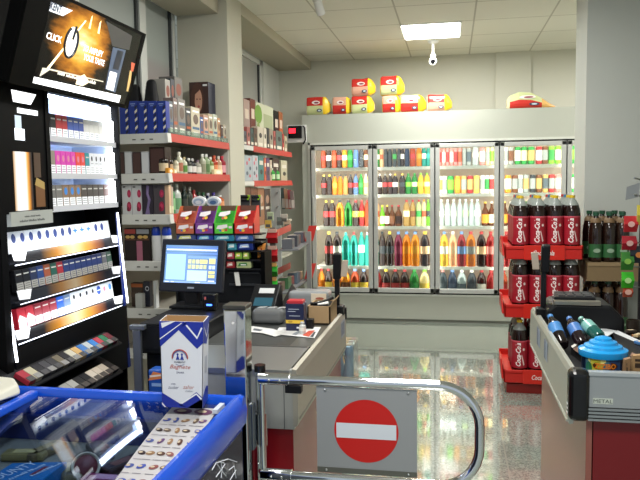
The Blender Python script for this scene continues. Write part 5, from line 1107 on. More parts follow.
# square chrome post
t = thing('square_post', 'square chrome post with dark cap between freezer and gate', 'post', (-.62, 1.96, 0))
xa, xb, ya_ = at(225.5, 400, Y=1.93).x, at(247, 400, Y=1.93).x, 1.93
MB().box((xa, ya_, 0), (xb, ya_+.066, 1.03)).build('post', mat('d4d6d6', .07, 1), t, bevel=.004)
MB().box((xa-.002, ya_-.002, 1.03), (xb+.002, ya_+.068, 1.043)).build('cap', mat('4a4a46', .3, .6), t, bevel=.003)
hl = at(233, 323, Y=ya_)
MB().cyl((hl.x, ya_+.001, hl.z), (hl.x, ya_-.0015, hl.z), .004).build('stud', mat('f4f4f0', .3), t, True)
MB().box((xb-.001, ya_+.02, .60), (xb+.012, ya_+.05, .74)).build('hinge_plate', mat('7a8088', .2, .9), t, bevel=.003)
# ================================================================ freezer
fz = thing('chest_freezer', 'blue rimmed ice cream chest freezer with sliding glass lids', 'freezer', (-.9, 1.4, 0))
FX0, FX1, FY0, FY1, FZ = -1.50, -.575, .75, 1.855, .80
side = mat('2b2f55', .3)
MB().box((FX0+.03, FY0+.03, .08), (FX1-.03, FY1-.03, .12)).box((FX0, FY0, .06), (FX0+.04, FY1, .72)).box((FX0, FY1-.04, .06), (FX1, FY1, .72)).box((FX0, FY0, .06), (FX1, FY0+.04, .72)).box((FX1-.04, FY0, .06), (FX1, FY1, .72)).build('tub', mat('1b3f9c', .4), fz)
MB().box((FX0+.04, FY0+.04, .12), (FX0+.06, FY1-.04, .73)).box((FX1-.06, FY0+.04, .12), (FX1-.04, FY1-.04, .73)).box((FX0+.04, FY0+.04, .12), (FX1-.04, FY0+.06, .73)).box((FX0+.04, FY0+.04, .12), (FX1-.04, FY1-.04, .14)).build('liner', mat('a8a49a', .5), fz)
MB().box((FX0+.02, FY0+.02, 0), (FX1-.02, FY1-.02, .06)).build('plinth', mat('1c1d20', .5), fz)
MB().box((FX0+.06, FY1-.062, .14), (FX1-.06, FY1-.042, .73)).build('inner_wall', mat('22306e', .45), fz)
RB_ = mat('0d4cc4', .25, coat=.25)
prof = [(-.036, 0, .69), (.0, 0, .72), (.004, 0, .76), (-.003, 0, .79), (-.014, 0, .803), (-.026, 0, .800), (-.032, 0, .79), (-.036, 0, .77)]
MB().prism([(FX1+p[0], FY0, p[2]) for p in prof], (0, FY1-FY0, 0)).build('rim', RB_, fz, True)
MB().prism([(FX0-p[0], FY0, p[2]) for p in prof], (0, FY1-FY0, 0)).build('rim', RB_, fz, True)
MB().prism([(FX0, FY1+p[0], p[2]) for p in prof], (FX1-FX0, 0, 0)).build('rim', RB_, fz, True)
MB().prism([(FX0, FY0-p[0], p[2]) for p in prof], (FX1-FX0, 0, 0)).build('rim', RB_, fz, True)
MB().obox((-1.225, FY0+.04, .777), (.028, 0, 0), (0, FY1-FY0-.08, 0), (0, 0, .024)).build('divider', RB_, fz, bevel=.006)
def lid_z(y):
    d = max(0, 1.81-y)
    return .786-.07*d-.17*d*d
def lid(xa, xb):
    m_ = MB(); n = 14; ys = [FY1-.045-(FY1-FY0-.095)*i/n for i in range(n+1)]
    m_.add([(x, y, lid_z(y)-dz) for y in ys for x, dz in ((xa, 0), (xb, 0), (xb, .005), (xa, .005))],
           [f for i in range(n) for f in ((4*i, 4*i+4, 4*i+5, 4*i+1), (4*i+2, 4*i+6, 4*i+7, 4*i+3), (4*i+1, 4*i+5, 4*i+6, 4*i+2), (4*i+3, 4*i+7, 4*i+4, 4*i))]+[(0, 1, 2, 3), (4*n+3, 4*n+2, 4*n+1, 4*n)])
    m_.build('glass_lid', glass('dbe6f2', 0, 1.5, 'lid'), fz, True)
lid(-1.20, FX1-.036); lid(FX0+.045, -1.225)
MB().box((FX1-.056, FY1-.12, .784), (FX1-.042, FY1-.06, .795)).build('lid_catch', mat('c4ccd8', .3), fz)
# side graphic
gp = MB().box((FX1, FY0+.06, .10), (FX1+.003, FY1-.05, .715)).build('side_panel', mat('10122a', .4), fz)
def sq(px, py): return at(px, py, X=FX1+.0036)
m_ = MB()
for L_ in ([(221, 462), (222, 470), (221, 478)], [(217, 464), (221, 470), (226, 476)], [(225, 464), (221, 470), (216, 477)], [(219, 462), (224, 463)], [(229, 470), (234, 466), (236, 478)], [(230, 480), (236, 470)], [(212, 470), (216, 463), (228, 459), (237, 462)]):
    m_.tube([sq(*p) for p in L_], .0012, 6)
m_.build('sketch_print', mat('d4d8e4', .5), gp)
# sheet of ice cream pictures under the glass beside the rim
rnd = random.Random(3); by = {}
sh = MB(); n = 12; y0s, y1s = 1.775, 1.16; xa_, xb_ = -.762, -.628
def sheet(u, v, e=0):
    y = y0s+(y1s-y0s)*v; x = xa_+(xb_-xa_)*u+.02*v
    return V((x, y, lid_z(y)+.0012+e))
sh.add([sheet(u, i/n) for i in range(n+1) for u in (0, 1)], [(2*i, 2*i+2, 2*i+3, 2*i+1) for i in range(n)])
for i in range(11):
    v0 = (i+.5)/11
    for j in range(5):
        u0 = .1+j*.2+rnd.uniform(-.035, .035)
        if i == 0:
            if j in (0, 2): u0 = .3+j*.22
            elif j == 4: continue
            else: continue
        c = ['5a3a6a', '4a2a1c', '8a6a4a', '3a2a22', '34479a', '7a4040', '5a4a3e', '2c2024', '3c4c8c'][rnd.randrange(9)] if i else '5a3350'
        ru, rv = ((.085, .014) if rnd.random() < .6 else (.05, .024)) if i else (.2, .03); a0 = rnd.uniform(-.5, .5)
        pts = []
        for t_ in [k*PI/7 for k in range(14)]:
            cu, cv = ru*math.cos(t_), rv*math.sin(t_); pts.append((u0+cu*math.cos(a0)-cv*3*math.sin(a0), v0+cu*.25*math.sin(a0)+cv*math.cos(a0)))
        by.setdefault(c, MB()).poly([sheet(u, v, .001+.0002*j) for u, v in pts])
        by.setdefault('b8a890', MB()).poly([sheet(u0+ru*.5*math.cos(k*PI/5)-.02, v0+rv*.45*math.sin(k*PI/5), .0022) for k in range(10)])
        if i: by.setdefault('76747c', MB()).poly([sheet(u0+du, v0+.042+dv, .001) for du, dv in ((-.08, 0), (.08, 0), (.08, .004), (-.08, .004))])
nb = len(sh.f); keys = list(by); ids = [0]*nb
for i, c in enumerate(keys): ids += [i+1]*len(by[c].f); sh.add(by[c].v, by[c].f)
sh = tag(sh.build('price_sheet', mat('b0aeb0', .35)), 'pale sheet with rows of small ice cream pictures, lying on the glass lid', 'sheet')
for c in keys: sh.data.materials.append(mat(c, .45))
sh.data.polygons.foreach_set('material_index', ids)
# contents
ZI = .70
tq_ = lambda px, py, z=ZI: at(px, py, Z=z)
t = thing('ice_cream_box', 'blue ice cream box lettered in white, inside the freezer at the front', 'box', tq_(40, 475))
a, b, d = tq_(12, 463), tq_(67, 461.5), tq_(66, 492)
r2 = (b-a); dn = V((b.x-a.x, b.y-a.y, 0)).normalized(); back = V((0.0, -1, 0))*.16
MB().obox(a+V((0, 0, -.039)), r2, back, (0, 0, .039)).build('carton', mat('1872b4', .35), t, bevel=.002)
cen = a+r2*.30+back*.26+V((0, 0, .0008))
rr = (V((r2.x, r2.y, 0))*.2-back*.9).normalized()
MBt = text(t, 'lettering', 'BOUNTY', .032, a+r2*.25+back*.36+V((0, 0, .0006)), (.35, .94, 0), (-.94, .35, 0), mat('e4ecf4', .4), .13)
scribble(t, a+r2*.55+back*.36+V((0, 0, .0006)), (.35, .94, 0), (-.94, .35, 0), .11, .012, mat('cfe0ee', .4), 2)
scribble(t, a+r2*.82+back*.3+V((0, 0, .0006)), (.35, .94, 0), (-.94, .35, 0), .09, .012, mat('cfe0ee', .4), 2)
MB().prism([a+r2*.72+back*.2+V((0, 0, .0006)), a+r2*.8+back*.2+V((0, 0, .0006)), a+r2*.74+back*.5+V((0, 0, .0006)), a+r2*.66+back*.5+V((0, 0, .0006))], (0, 0, .0006)).build('print', mat('8a2a3a', .4), t)
p = tq_(86, 466, .695)
t = thing('ice_cream_tub', 'cream coloured round ice cream tub lying on its side in the freezer', 'tub', (p.x, p.y, .66))
Rm = M.Rotation(.55, 3, 'Z') @ M.Rotation(1.05, 3, 'X')
MB().lathe([(.024, -.06), (.034, -.004), (.0355, 0), (.032, 0), (.030, -.006), (.001, -.0065)], p, 28, Rm).build('tub', mat('cfc6ae', .4), t, True)
MB().lathe([(.037, -.010), (.037, .001), (.036, .0012), (.036, -.0105)], p, 28, Rm).build('band', mat('2a2422', .4), t, True)
MB().lathe([(.029, -.0062), (.02, .002), (.001, .003)], p, 24, Rm).build('ice_cream', mat('6a2430', .5), t, True)
for k, (px, py, c, c2, nm) in enumerate(((105, 478, '8a2a5a', 'd8a0b8', 'magenta'), (122, 462, '3a2420', '8a5a4a', 'dark brown'), (70, 468, '6a6048', 'a89870', 'olive'), (25, 452, '8a7a4a', 'c8b478', 'khaki'), (45, 448, '6a5a3a', 'a08a58', 'tan brown'), (100, 448, '5a5650', '8a8478', 'grey'))):
    p = tq_(px, py, .68)
    t = thing('ice_cream_pack', '%s ice cream packet lying inside the freezer' % nm, 'ice cream', (p.x, p.y, .66))
    a0 = k*1.1; u1, u2 = V((math.cos(a0), math.sin(a0), 0)), V((-math.sin(a0), math.cos(a0), 0))
    o = V((p.x, p.y, .661))-u1*.06-u2*.025
    MB().obox(o, u1*.12, u2*.05, (0, 0, .022)).build('wrapper', mat(c, .35), t, bevel=.008)
    MB().obox(o+u1*.03+u2*.012+V((0, 0, .0222)), u1*.06, u2*.026, (0, 0, .0006)).build('print', mat(c2, .4), t)
MBs = struct  # (inner basket that carries the packs)
MB().box((FX0+.065, 1.33, .56), (FX1-.065, FY1-.065, .66)).build('basket', mat('8e8a7e', .5, var=.1), fz)
# cream plastic bag on the rim at the left
a = at(0, 392, Z=.81); 
t = thing('plastic_bag', 'cream folded plastic bag lying on the freezer rim at the left edge', 'bag', (-1.36, 1.86, .80))
c0 = at(10, 383, Z=.83)
MB().add([(c0.x-.16, c0.y-.12, .806), (c0.x+.03, c0.y-.13, .806), (c0.x+.055, c0.y-.03, .806), (c0.x+.0, c0.y+.03, .806), (c0.x-.16, c0.y+.03, .806),
          (c0.x-.15, c0.y-.10, .835), (c0.x+.02, c0.y-.10, .828), (c0.x+.045, c0.y-.025, .838), (c0.x-.0, c0.y+.02, .842), (c0.x-.15, c0.y+.02, .85)],
         [(4, 3, 2, 1, 0), (5, 6, 7, 8, 9), (0, 1, 6, 5), (1, 2, 7, 6), (2, 3, 8, 7), (3, 4, 9, 8), (4, 0, 5, 9)]).build('bag', mat('cdcbbd', .5), t, bevel=.01, seg=3)
# ---------------------------------------------------------------- tall blue and white box on the freezer corner
YBx = 1.715; zb = .8035
fl, fr_ = at(162.5, 411, Y=YBx), at(202.5, 413, Y=YBx); ftl, ftr = at(159.3, 322, Y=YBx), at(203.5, 321, Y=YBx)
bx = thing('sugar_box', 'tall open white box with blue chevron bands, standing on the freezer corner', 'box', ((fl.x+fr_.x)/2, YBx, zb))
xl_, xr_ = fl.x, fr_.x; xl2, xr2 = ftl.x, ftr.x; zt = (ftl.z+ftr.z)/2; dp = .085
bk = V((-.016, dp, 0))
A0, B0, A1, B1 = V((xl_, YBx, zb)), V((xr_, YBx, zb)), V((xl2, YBx, zt)), V((xr2, YBx, zt))
th = .002
m_ = MB()
def wall(p, q, r, s, n):
    m_.prism([p, q, r, s], V(n)*th)
wall(A0, B0, B1, A1, (0, 1, 0)); wall(A0+bk, B0+bk, B1+bk, A1+bk, (0, -1, 0)); wall(A0, A0+bk, A1+bk, A1, (1, 0, 0)); wall(B0, B0+bk, B1+bk, B1, (-1, 0, 0))
m_.prism([A0, B0, B0+bk, A0+bk], (0, 0, th))
m_.build('carton', mat('dfe2e8', .45), bx)
MB().prism([A0.lerp(A1, .02)+V((th*1.1, th*1.1, 0)), B0.lerp(B1, .02)+V((-th*1.1, th*1.1, 0)), B0+bk+V((-th*1.1, -th*1.1, .003)), A0+bk+V((th*1.1, -th*1.1, .003))], (0, 0, .001)).build('inner_card', CARD, bx)
mi = MB()
for (p, q) in ((A1+V((th*1.2, th*1.2, 0)), B1+V((-th*1.2, th*1.2, 0))), (A1+bk+V((th*1.2, -th*1.2, 0)), B1+bk+V((-th*1.2, -th*1.2, 0))), (A1+V((th*1.2, th*1.2, 0)), A1+bk+V((th*1.2, -th*1.2, 0))), (B1+V((-th*1.2, th*1.2, 0)), B1+bk+V((-th*1.2, -th*1.2, 0)))):
    dn_ = V(((fl.x-ftl.x)*.4, 0, -.1)); dm_ = V(((fr_.x-ftr.x)*.4, 0, -.1))
    mi.poly([p, q, q+(dm_ if q.x > (xl2+xr2)/2 else dn_), p+(dm_ if p.x > (xl2+xr2)/2 else dn_)])
mi.build('inner_card', CARD, bx)
BLU = '1c2f9a'
def uv(u, v, face):
    if face == 'f': return A0.lerp(B0, u).lerp(A1.lerp(B1, u), v)
    return B0.lerp(B0+bk, u).lerp(B1.lerp(B1+bk, u), v)
def fp(face, pts, c, lift, name='print'):
    n = V((0, -1, 0)) if face == 'f' else V((1, 0, 0))
    MB().poly([uv(*p, face)+n*lift for p in pts]).build(name, mat(c, .4), bx)
fp('f', [(0, .83), (.56, 1), (0, 1)], BLU, .0006); fp('f', [(0, .70), (0, .83), (.56, 1), (.62, .985), (.50, .93)], BLU, .0006)
fp('f', [(.44, .90), (.86, .69), (1, .76), (1, 1), (.6, 1)], BLU, .0006)
fp('f', [(0, .80), (.50, .985), (.53, .985), (0, .785)], 'e8eaf0', .0010); fp('f', [(.04, .98), (.3, 1), (.36, 1), (.06, .92)], 'e8eaf0', .0010)
fp('f', [(.60, .955), (.86, .80), (.98, .93), (.95, .94), (.86, .83), (.63, .965)], 'e8eaf0', .0010)
fp('f', [(.0, 0), (.0, .17), (.62, 0)], BLU, .0006); fp('f', [(.5, .0), (.62, .0), (1, .12), (1, .0)], BLU, .0006); fp('f', [(.42, .03), (.85, .19), (1, .13), (1, .0), (.62, 0)], BLU, .0006)
fp('f', [(.06, .0), (.0, .03), (.0, .055), (.10, .0)], 'e8eaf0', .0010); fp('f', [(.5, .045), (.85, .16), (.97, .10), (.99, .12), (.85, .18), (.46, .055)], 'e8eaf0', .0010)
fp('s', [(0, .76), (.6, .70), (1, .82), (1, 1), (0, 1)], BLU, .0006); fp('s', [(0, 0), (1, 0), (1, .16), (.6, .2), (0, .13)], BLU, .0006)
fp('s', [(.1, .92), (.55, .78), (.95, .9), (.95, .92), (.55, .81), (.1, .94)], 'e8eaf0', .0010); fp('s', [(.35, .38), (.7, .36), (.7, .56), (.35, .57)], 'b8bcc8', .0008)
# emblem: arch over two little figures, then the lettering
cen = uv(.46, .585, 'f')+V((0, -.001, 0))
arc = [cen+V((.0215*math.cos(t_), 0, .021*math.sin(t_))) for t_ in [(-.05+k/16*1.1)*PI for k in range(17)]]
MB().tube(arc, .0018, 6).build('emblem', mat('a84a44', .5), bx)
arc = [cen+V((.0185*math.cos(t_), -.0002, .018*math.sin(t_))) for t_ in [(k/16)*PI for k in range(17)]]
MB().tube(arc, .0009, 6).build('emblem', mat('5a6ab0', .5), bx)
for dx in (-.006, .006):
    MB().poly([cen+V((dx-.0055, -.0003, -.006)), cen+V((dx+.0055, -.0003, -.006)), cen+V((dx, -.0003, .008))]).poly([cen+V((dx+.003*math.cos(k*PI/5), -.0003, .0085+.003*math.sin(k*PI/5))) for k in range(10)]).build('emblem', mat('24389a', .5), bx)
rx_ = (B0-A0).normalized(); ux = V((0, 0, 1))
text(bx, 'lettering', 'DIAMANT', .0045, cen+V((0, -.0002, -.012)), rx_, ux, mat('2c3050', .5), .032, bold=.01)
MB().tube([cen+V((-.012, 0, -.018)), cen+V((0, 0, -.022)), cen+V((.012, 0, -.018))], .0007, 6).build('emblem', mat('8a8ea8', .5), bx)
text(bx, 'lettering', 'Baghete', .014, uv(.46, .47, 'f'), rx_, ux, mat('b8584c', .5), .058, shear=.35)
text(bx, 'lettering', 'ZAHAR', .0048, uv(.46, .41, 'f'), rx_, ux, mat('2c3468', .5), .022, bold=.012)
text(bx, 'lettering', 'zucker', .009, uv(.29, .235, 'f'), rx_, ux, mat('5a5f78', .5), .030, shear=.35)
text(bx, 'lettering', 'zahar', .0105, uv(.66, .245, 'f'), rx_, ux, mat('b87a70', .5), .032, shear=.35)
text(bx, 'lettering', 'cukor', .006, uv(.68, .20, 'f'), rx_, ux, mat('6a6f88', .5), .022, shear=.35)
scribble(bx, uv(.3, .275, 'f'), rx_, ux, .014, .004, mat('6a6f88', .5), 1)
# blue and orange pack behind it
p = at(155, 390, Y=2.3)
t = thing('snack_pack', 'blue and orange pack behind the tall white box', 'pack', (p.x, 2.3, 0))
a, b = at(148, 380, Y=2.3), at(166, 380, Y=2.3); z1 = at(155, 370, Y=2.3).z
MB().box((a.x, 2.3, z1-.2), (b.x, 2.36, z1)).build('carton', mat('2453a8', .35), t, bevel=.008)
art(t, (a.x, 2.3, z1-.2), (1, 0, 0), (0, 0, 1), b.x-a.x, .2, [('e0844a', 'p', [(.0, .80), (1, .86), (1, .93), (.3, .97)]), ('f0e0d0', 'p', [(.1, .86), (.9, .9), (.9, .93), (.1, .9)]), ('8fb0e0', 'r', .2, .7, .8, .76)])
MB().box((a.x-.01, 2.29, 0), (b.x+.01, 2.37, z1-.2)).build('support', mat('17181a', .5), t)
# ================================================================ drinks rack
YR = 4.60
RK = mat('c02018', .35)
rx0, rx1 = .335, .815
rk_ = thing('bottle_rack', 'red plastic rack of cola bottles on the floor at the end of the right counter', 'rack', ((rx0+rx1)/2, YR+.25, 0))
TZ = [.957, .577, .145]
for z in TZ:
    tr = MB().box((rx0, YR, z-.012), (rx1, YR+.50, z)).box((rx0, YR, z-.07), (rx1, YR+.012, z+.015)).box((rx0, YR+.488, z-.07), (rx1, YR+.50, z+.04)) \
        .box((rx0, YR, z-.07), (rx0+.012, YR+.50, z+.02)).box((rx1-.012, YR, z-.07), (rx1, YR+.50, z+.02)).build('tray', RK, rk_, bevel=.004)
    MB().box((rx0+.12, YR-.006, z-.074), (rx1-.11, YR, z+.020)).build('front_plate', mat('cc281c', .3), tr, bevel=.003)
    MB().prism([(rx0-.012, YR+.02, z-.05), (rx0-.012, YR+.16, z-.05), (rx0-.022, YR+.13, z+.075), (rx0-.022, YR+.05, z+.075)], (.012, 0, 0)).build('side_lug', RK, tr, bevel=.003)
    text(tr, 'lettering', 'Coca-Cola', .032, ((rx0+rx1)/2, YR-.0063, z-.028), (1, 0, 0), (0, 0, 1), mat('efe4e0', .4), .13, shear=.3, bold=.015)
for x in [(at(p, 230, Y=YR+.07).x) for p in (529.2, 546.5, 563.2)]:
    MB().box((x-.009, YR+.236, 0), (x+.009, YR+.254, .96)).build('upright', RK, rk_)
MB().box((rx0+.02, YR+.03, 0), (rx1-.02, YR+.47, .06)).build('base', mat('8a1812', .4), rk_)
COLA = [(.8, 0), (.95, .012), (1, .05), (1, .60), (.99, .66), (.93, .74), (.78, .815)]
NECK = [(.79, .812), (.66, .86), (.48, .905), (.33, .935), (.30, .95)]
COLAS = {}
def cola(loc, capc, label, group, front, h=.335, r=.054, mini=False):
    key = (capc, front)
    if key in COLAS: return dup(COLAS[key], loc, label, group)
    L = V(loc); t = thing('cola_bottle', label, 'bottle', loc, group)
    MB().lathe([(a*r, z*h) for a, z in COLA], L, 20).build('body', mat('1c0d0a', .12, coat=.3), t, True)
    MB().lathe([(a*r, z*h) for a, z in NECK], L, 20).build('neck', liquid('b9c2bd', .5), t, True)
    MB().lathe([(.019, .95*h), (.019, h)], L, 14).build('cap', mat(capc, .4), t, True)
    lb = MB().lathe([(r*1.012, .07*h), (r*1.012, .61*h)], L, 24).build('label', mat('9a1829', .4), t, True)
    MB().lathe([(r*1.016, .585*h), (r*1.016, .61*h)], L, 24).build('label_band', mat('c85060', .4), lb, True)
    R2 = r*1.02
    def P2(s, v): a = -PI/2+s/R2; return V((L.x+R2*math.cos(a), L.y+R2*math.sin(a), L.z+v))
    if front != 'back':
        text(lb, 'lettering', 'Coca-Cola', .034, (0, 0, 0), (1, 0, 0), (0, 0, 1), mat('f4e8e6', .4), .155, shear=.3, bold=.03,
             bend=lambda a, b: P2(-.012-b, .34*h+a))
        MB().poly([P2(.024+.008*math.cos(k*PI/6), .44*h+.009*math.sin(k*PI/6)) for k in range(12)]).build('mark', mat('e4ccc8', .4), lb)
        MB().poly([P2(.022, .12*h), P2(.03, .14*h), P2(.012, .34*h), P2(.008, .32*h)]).build('mark', mat('e4ccc8', .4), lb)
    else: pass
    COLAS[key] = t
    return t
for ti, z in enumerate(TZ):
    tn = ['top', 'middle', 'bottom'][ti]
    for row in range(4 if ti == 0 else 3):
        for c in range(4):
            if ti == 2 and (c > 1): continue
            x = at([520.5, 538, 555, 571.5][c], 230, Y=YR+.07).x
            caps = ['d8b82a', 'd8b82a', '3a7a9c', 'b83434'] if ti == 0 else ['d8b82a', 'b0903a', '3a9a8a', '3a9a8a']
            y = YR+.07+row*.113
            lab = '%s cola bottle, %s column from left, %s row, %s tray' % ({'d8b82a': 'yellow capped', '3a7a9c': 'blue capped', 'b83434': 'red capped', 'b0903a': 'tan capped', '3a9a8a': 'teal capped'}[caps[row]], ORD[c], ['front', 'second', 'third', 'rear'][row], tn)
            cola((x, y, z+.0005), caps[row], lab, 'cola bottles on the %s tray' % tn, 'front' if row == 0 else 'back')
# ================================================================ dark beer bottles stacked on cardboard
YK = 4.62
kx = [at(p, 250, Y=YK+.06).x for p in (595.5, 609, 622)]
zk1 = at(606, 262.5, Y=YK).z; zk0 = at(606, 281, Y=YK).z
kz = [.02, .385, zk1]
tag(MB().box((.84, YK-.02, .0), (1.26, YK+.36, .02)).build('pallet_board', mat('6a5a42', .8)), 'thin board under the dark bottle stack beside the right column', 'board')
for i, (za, zb2) in enumerate(((kz[1]-.012, kz[1]-.001), (zk0, zk1-.001))):
    t = thing('cardboard_tray', 'brown cardboard tray under the %s layer of dark bottles' % ('upper' if i else 'middle'), 'tray', (1.05, YK, za))
    MB().box((.845, YK-.01, za), (1.25, YK+.35, zb2)).build('tray', mat('7a6648', .8, var=.06), t)
    if i: MB().box((.845, YK-.013, zb2-.02), (1.25, YK-.01, zb2)).build('tray_edge', mat('8d7858', .8), t)
KV = [(.82, 0), (.97, .02), (1, .06), (1, .40), (.97, .46), (1, .52), (.98, .62), (.86, .74), (.55, .84), (.34, .90), (.32, .94)]
kv0 = None
for li, z in enumerate(kz):
    hk = (at(606, 212, Y=YK+.06).z-zk1) if li == 2 else (zk0-kz[1]-.002 if li == 1 else kz[1]-.013-kz[0])
    for row in range(3):
        for c in range(3):
            x = kx[c]+(.02 if row % 2 else 0); y = YK+.06+row*.112
            lab = 'dark brown beer bottle with green label, %s layer, %s row, %s from left' % (['lowest', 'middle', 'top'][li], ['front', 'second', 'rear'][row], ORD[c])
            L = V((x, y, z)); r = .043
            if li and row == 0 and c == 0 or li == 0 and row == 0 and c == 0:
                t = thing('beer_bottle', lab, 'bottle', L, 'dark bottles on the %s layer' % ['lowest', 'middle', 'top'][li])
                MB().lathe([(a*r, b*hk) for a, b in KV], L, 20).build('body', mat('20120c', .12, coat=.4), t, True)
                MB().lathe([(.019, .93*hk), (.019, hk)], L, 14).build('cap', mat('1f4a34', .4), t, True)
                MB().lathe([(r*1.012, .09*hk), (r*1.012, .36*hk)], L, 20).build('label', mat('2c5c34', .4), t, True)
                MB().poly([(x+.022*math.cos(k*PI/7), y-r*1.03, z+.23*hk+.014*math.sin(k*PI/7)) for k in range(14)]).build('label_mark', mat('8aa48a', .4), t)
                MB().lathe([(.034, .79*hk), (.031, .84*hk), (.022, .88*hk)], L, 18).build('neck_band', mat('6e5639', .6), t, True)
                kv0 = t
            else: dup(kv0, L, lab, 'dark bottles on the %s layer' % ['lowest', 'middle', 'top'][li])
# ================================================================ right counter
X2 = .362; Y2, Y3 = 2.2, 3.32; XR = 1.0
rc = thing('checkout_counter', 'aluminium edged checkout counter on the right, holding the blue lidded bucket', 'counter', (.7, 2.7, 0))
MB().box((X2+.072, Y2+.03, 0), (XR, Y3-.02, .66)).build('base', mat('780c13', .35), rc)
MB().box((X2+.050, Y2+.028, 0), (X2+.068, Y3-.02, .655)).build('side_board', mat('965a4e', .3), rc)
sec = [(.012, 0, .635), (0, 0, .632), (-.004, 0, .65), (-.004, 0, .70), (-.001, 0, .79), (.006, 0, .806), (.02, 0, .806), (.02, 0, .78)]
MB().prism([(X2+p[0], Y2+.03, p[2]) for p in sec], (0, Y3-Y2-.03, 0)).build('side_profile', mat('b6b8ae', .35, .5), rc)
MB().box((X2-.006, Y2+.05, .634), (X2+.0, Y3-.02, .642)).build('profile_lip', mat('c4c6be', .3, .6), rc)
fb = MB().box((X2+.05, Y2, .70), (XR, Y2+.02, .806)).build('front_band', mat('a9adae', .38, .45), rc)
for k in range(4): MB().box((X2+.05, Y2-.004, .657+k*.011), (XR, Y2+.018, .664+k*.011)).build('groove_bar', mat('9ea3a4', .32, .6), fb)
MB().box((X2+.05, Y2-.006, .800), (XR, Y2+.022, .810)).build('top_bead', mat('c4c8c8', .3, .6), rc)
a, b = at(593, 398, Y=Y2-.001), at(613, 404.5, Y=Y2-.001)
st2 = MB().box((a.x, Y2-.0012, b.z), (b.x, Y2, a.z)).build('sticker', mat('c9d0c4', .5), rc)
text(st2, 'lettering', 'METAL', .011, ((a.x+b.x)/2, Y2-.0013, (a.z+b.z)/2), (1, 0, 0), (0, 0, 1), mat('3c443e', .5), .055)
MB().box((X2-.008, Y2-.012, .652), (X2+.055, Y2+.05, .815)).build('end_cap', mat('0d0d0f', .25), rc, bevel=.02, seg=4)
for k in range(3): MB().box((X2-.0095, Y2+.012, .672+k*.014), (X2-.0075, Y2+.03, .676+k*.014)).build('cap_slot', mat('c8c8c8', .4), rc)
ZI2 = .705
MB().box((X2+.012, Y2+.02, ZI2-.03), (XR, Y3-.02, ZI2)).build('tray_floor', mat('232427', .4), rc)
MB().box((X2+.02, Y2+.03, ZI2), (X2+.024, Y3-.02, .79)).build('inner_side', mat('70726e', .4, .4), rc)
for k, (y, n) in enumerate(((2.95, 2), (2.72, 2))):
    for j in range(2): MB().box((X2-.0052, y+j*.05, .70), (X2-.0042, y+j*.05+.04, .775)).build('sticker', mat('6f7a90' if j else '98a4b4', .5), rc)
lamp_post('lamp_post', 'slim black post with tilted beige faced head, at the far end of the right counter', 543, 246, 318, 3.16, 537, 258)
# scanner block at the far end
sc_ = thing('checkout_scanner', 'black rounded scanner block across the right counter', 'scanner', (.55, 3.05, ZI2))
MB().prism([(.40, 3.04, ZI2), (.71, 3.04, ZI2), (.71, 3.04, .81), (.655, 3.04, .868), (.43, 3.04, .872), (.40, 3.04, .845)], (0, .22, 0)).build('case', mat('17181a', .4), sc_, bevel=.012, seg=3)
MB().box((.425, 3.035, .868), (.612, 3.065, .886)).build('steel_strip', mat('a8a294', .3, .8), sc_, bevel=.002)
kb = thing('keypad_tray', 'black grooved keypad lying on top of the scanner block', 'keypad', (.53, 3.16, .888))
MB().prism([(.43, 3.08, .8735), (.60, 3.08, .8735), (.61, 3.24, .8735), (.45, 3.24, .8735)], (0, 0, .022)).build('case', mat('1a1b1e', .35), kb, bevel=.004)
for i in range(4):
    for j in range(3): MB().box((.452+i*.036, 3.10+j*.042, .8955), (.48+i*.036, 3.132+j*.042, .8995)).build('key', mat('34363a', .35), kb)
t = thing('pen_cup', 'dark pen cup at the right end of the scanner block', 'cup', (.735, 3.02, ZI2))
MB().lathe([(.024, 0), (.026, .004), (.026, .11), (.023, .11), (.023, .01), (.001, .008)], (.735, 3.02, ZI2), 18).build('cup', mat('2a221c', .3), t, True)
MB().ball((.730, 2.992, .755), .006).build('glint_spot', mat('ffb070', .3), t, True)  # orange highlight on the cup, modelled as a small bright ball
# three lying bottles
t = thing('black_insert', 'flat black tray insert under the three lying bottles', 'tray insert', (.5, 2.85, ZI2))
MB().box((.39, 2.50, ZI2), (.595, 3.03, ZI2+.03)).build('insert', mat('18181a', .5), t)
for k, (px, py, px2, py2, c, lc, nm) in enumerate(((551, 317, 560, 341, '1a1212', '4a86c4', 'dark drink bottle with light blue label, leftmost of three lying'), (570, 319, 580, 340, '20151a', '4a78b8', 'dark drink bottle with blue label, middle of three lying'), (582, 319, 597, 333, '1f5a54', '7ab0a8', 'teal drink bottle, rightmost of three lying'))):
    r = .026
    a, b = at(px, py+1, Y=2.87), at(px2+3, py2+5, Y=2.74)
    b.z = max(b.z, ZI2+.055); d = (a-b).normalized(); L = (a-b).length*1.08
    R3 = d.to_track_quat('Z', 'Y').to_matrix()
    e = b
    t = thing('drink_bottle', nm + ' in the right counter tray', 'bottle', (e.x, e.y, ZI2))
    MB().lathe([(.8*r, 0), (r, .012), (r, .6*L), (.9*r, .72*L), (.5*r, .86*L), (.4*r, .92*L)], e, 18, R3).build('body', mat(c, .1, coat=.4), t, True)
    MB().lathe([(.45*r, .92*L), (.45*r, L)], e, 12, R3).build('cap', mat(lc, .4), t, True)
    MB().lathe([(r*1.015, .36*L), (r*1.015, .66*L)], e, 18, R3).build('label', mat(lc, .35), t, True)
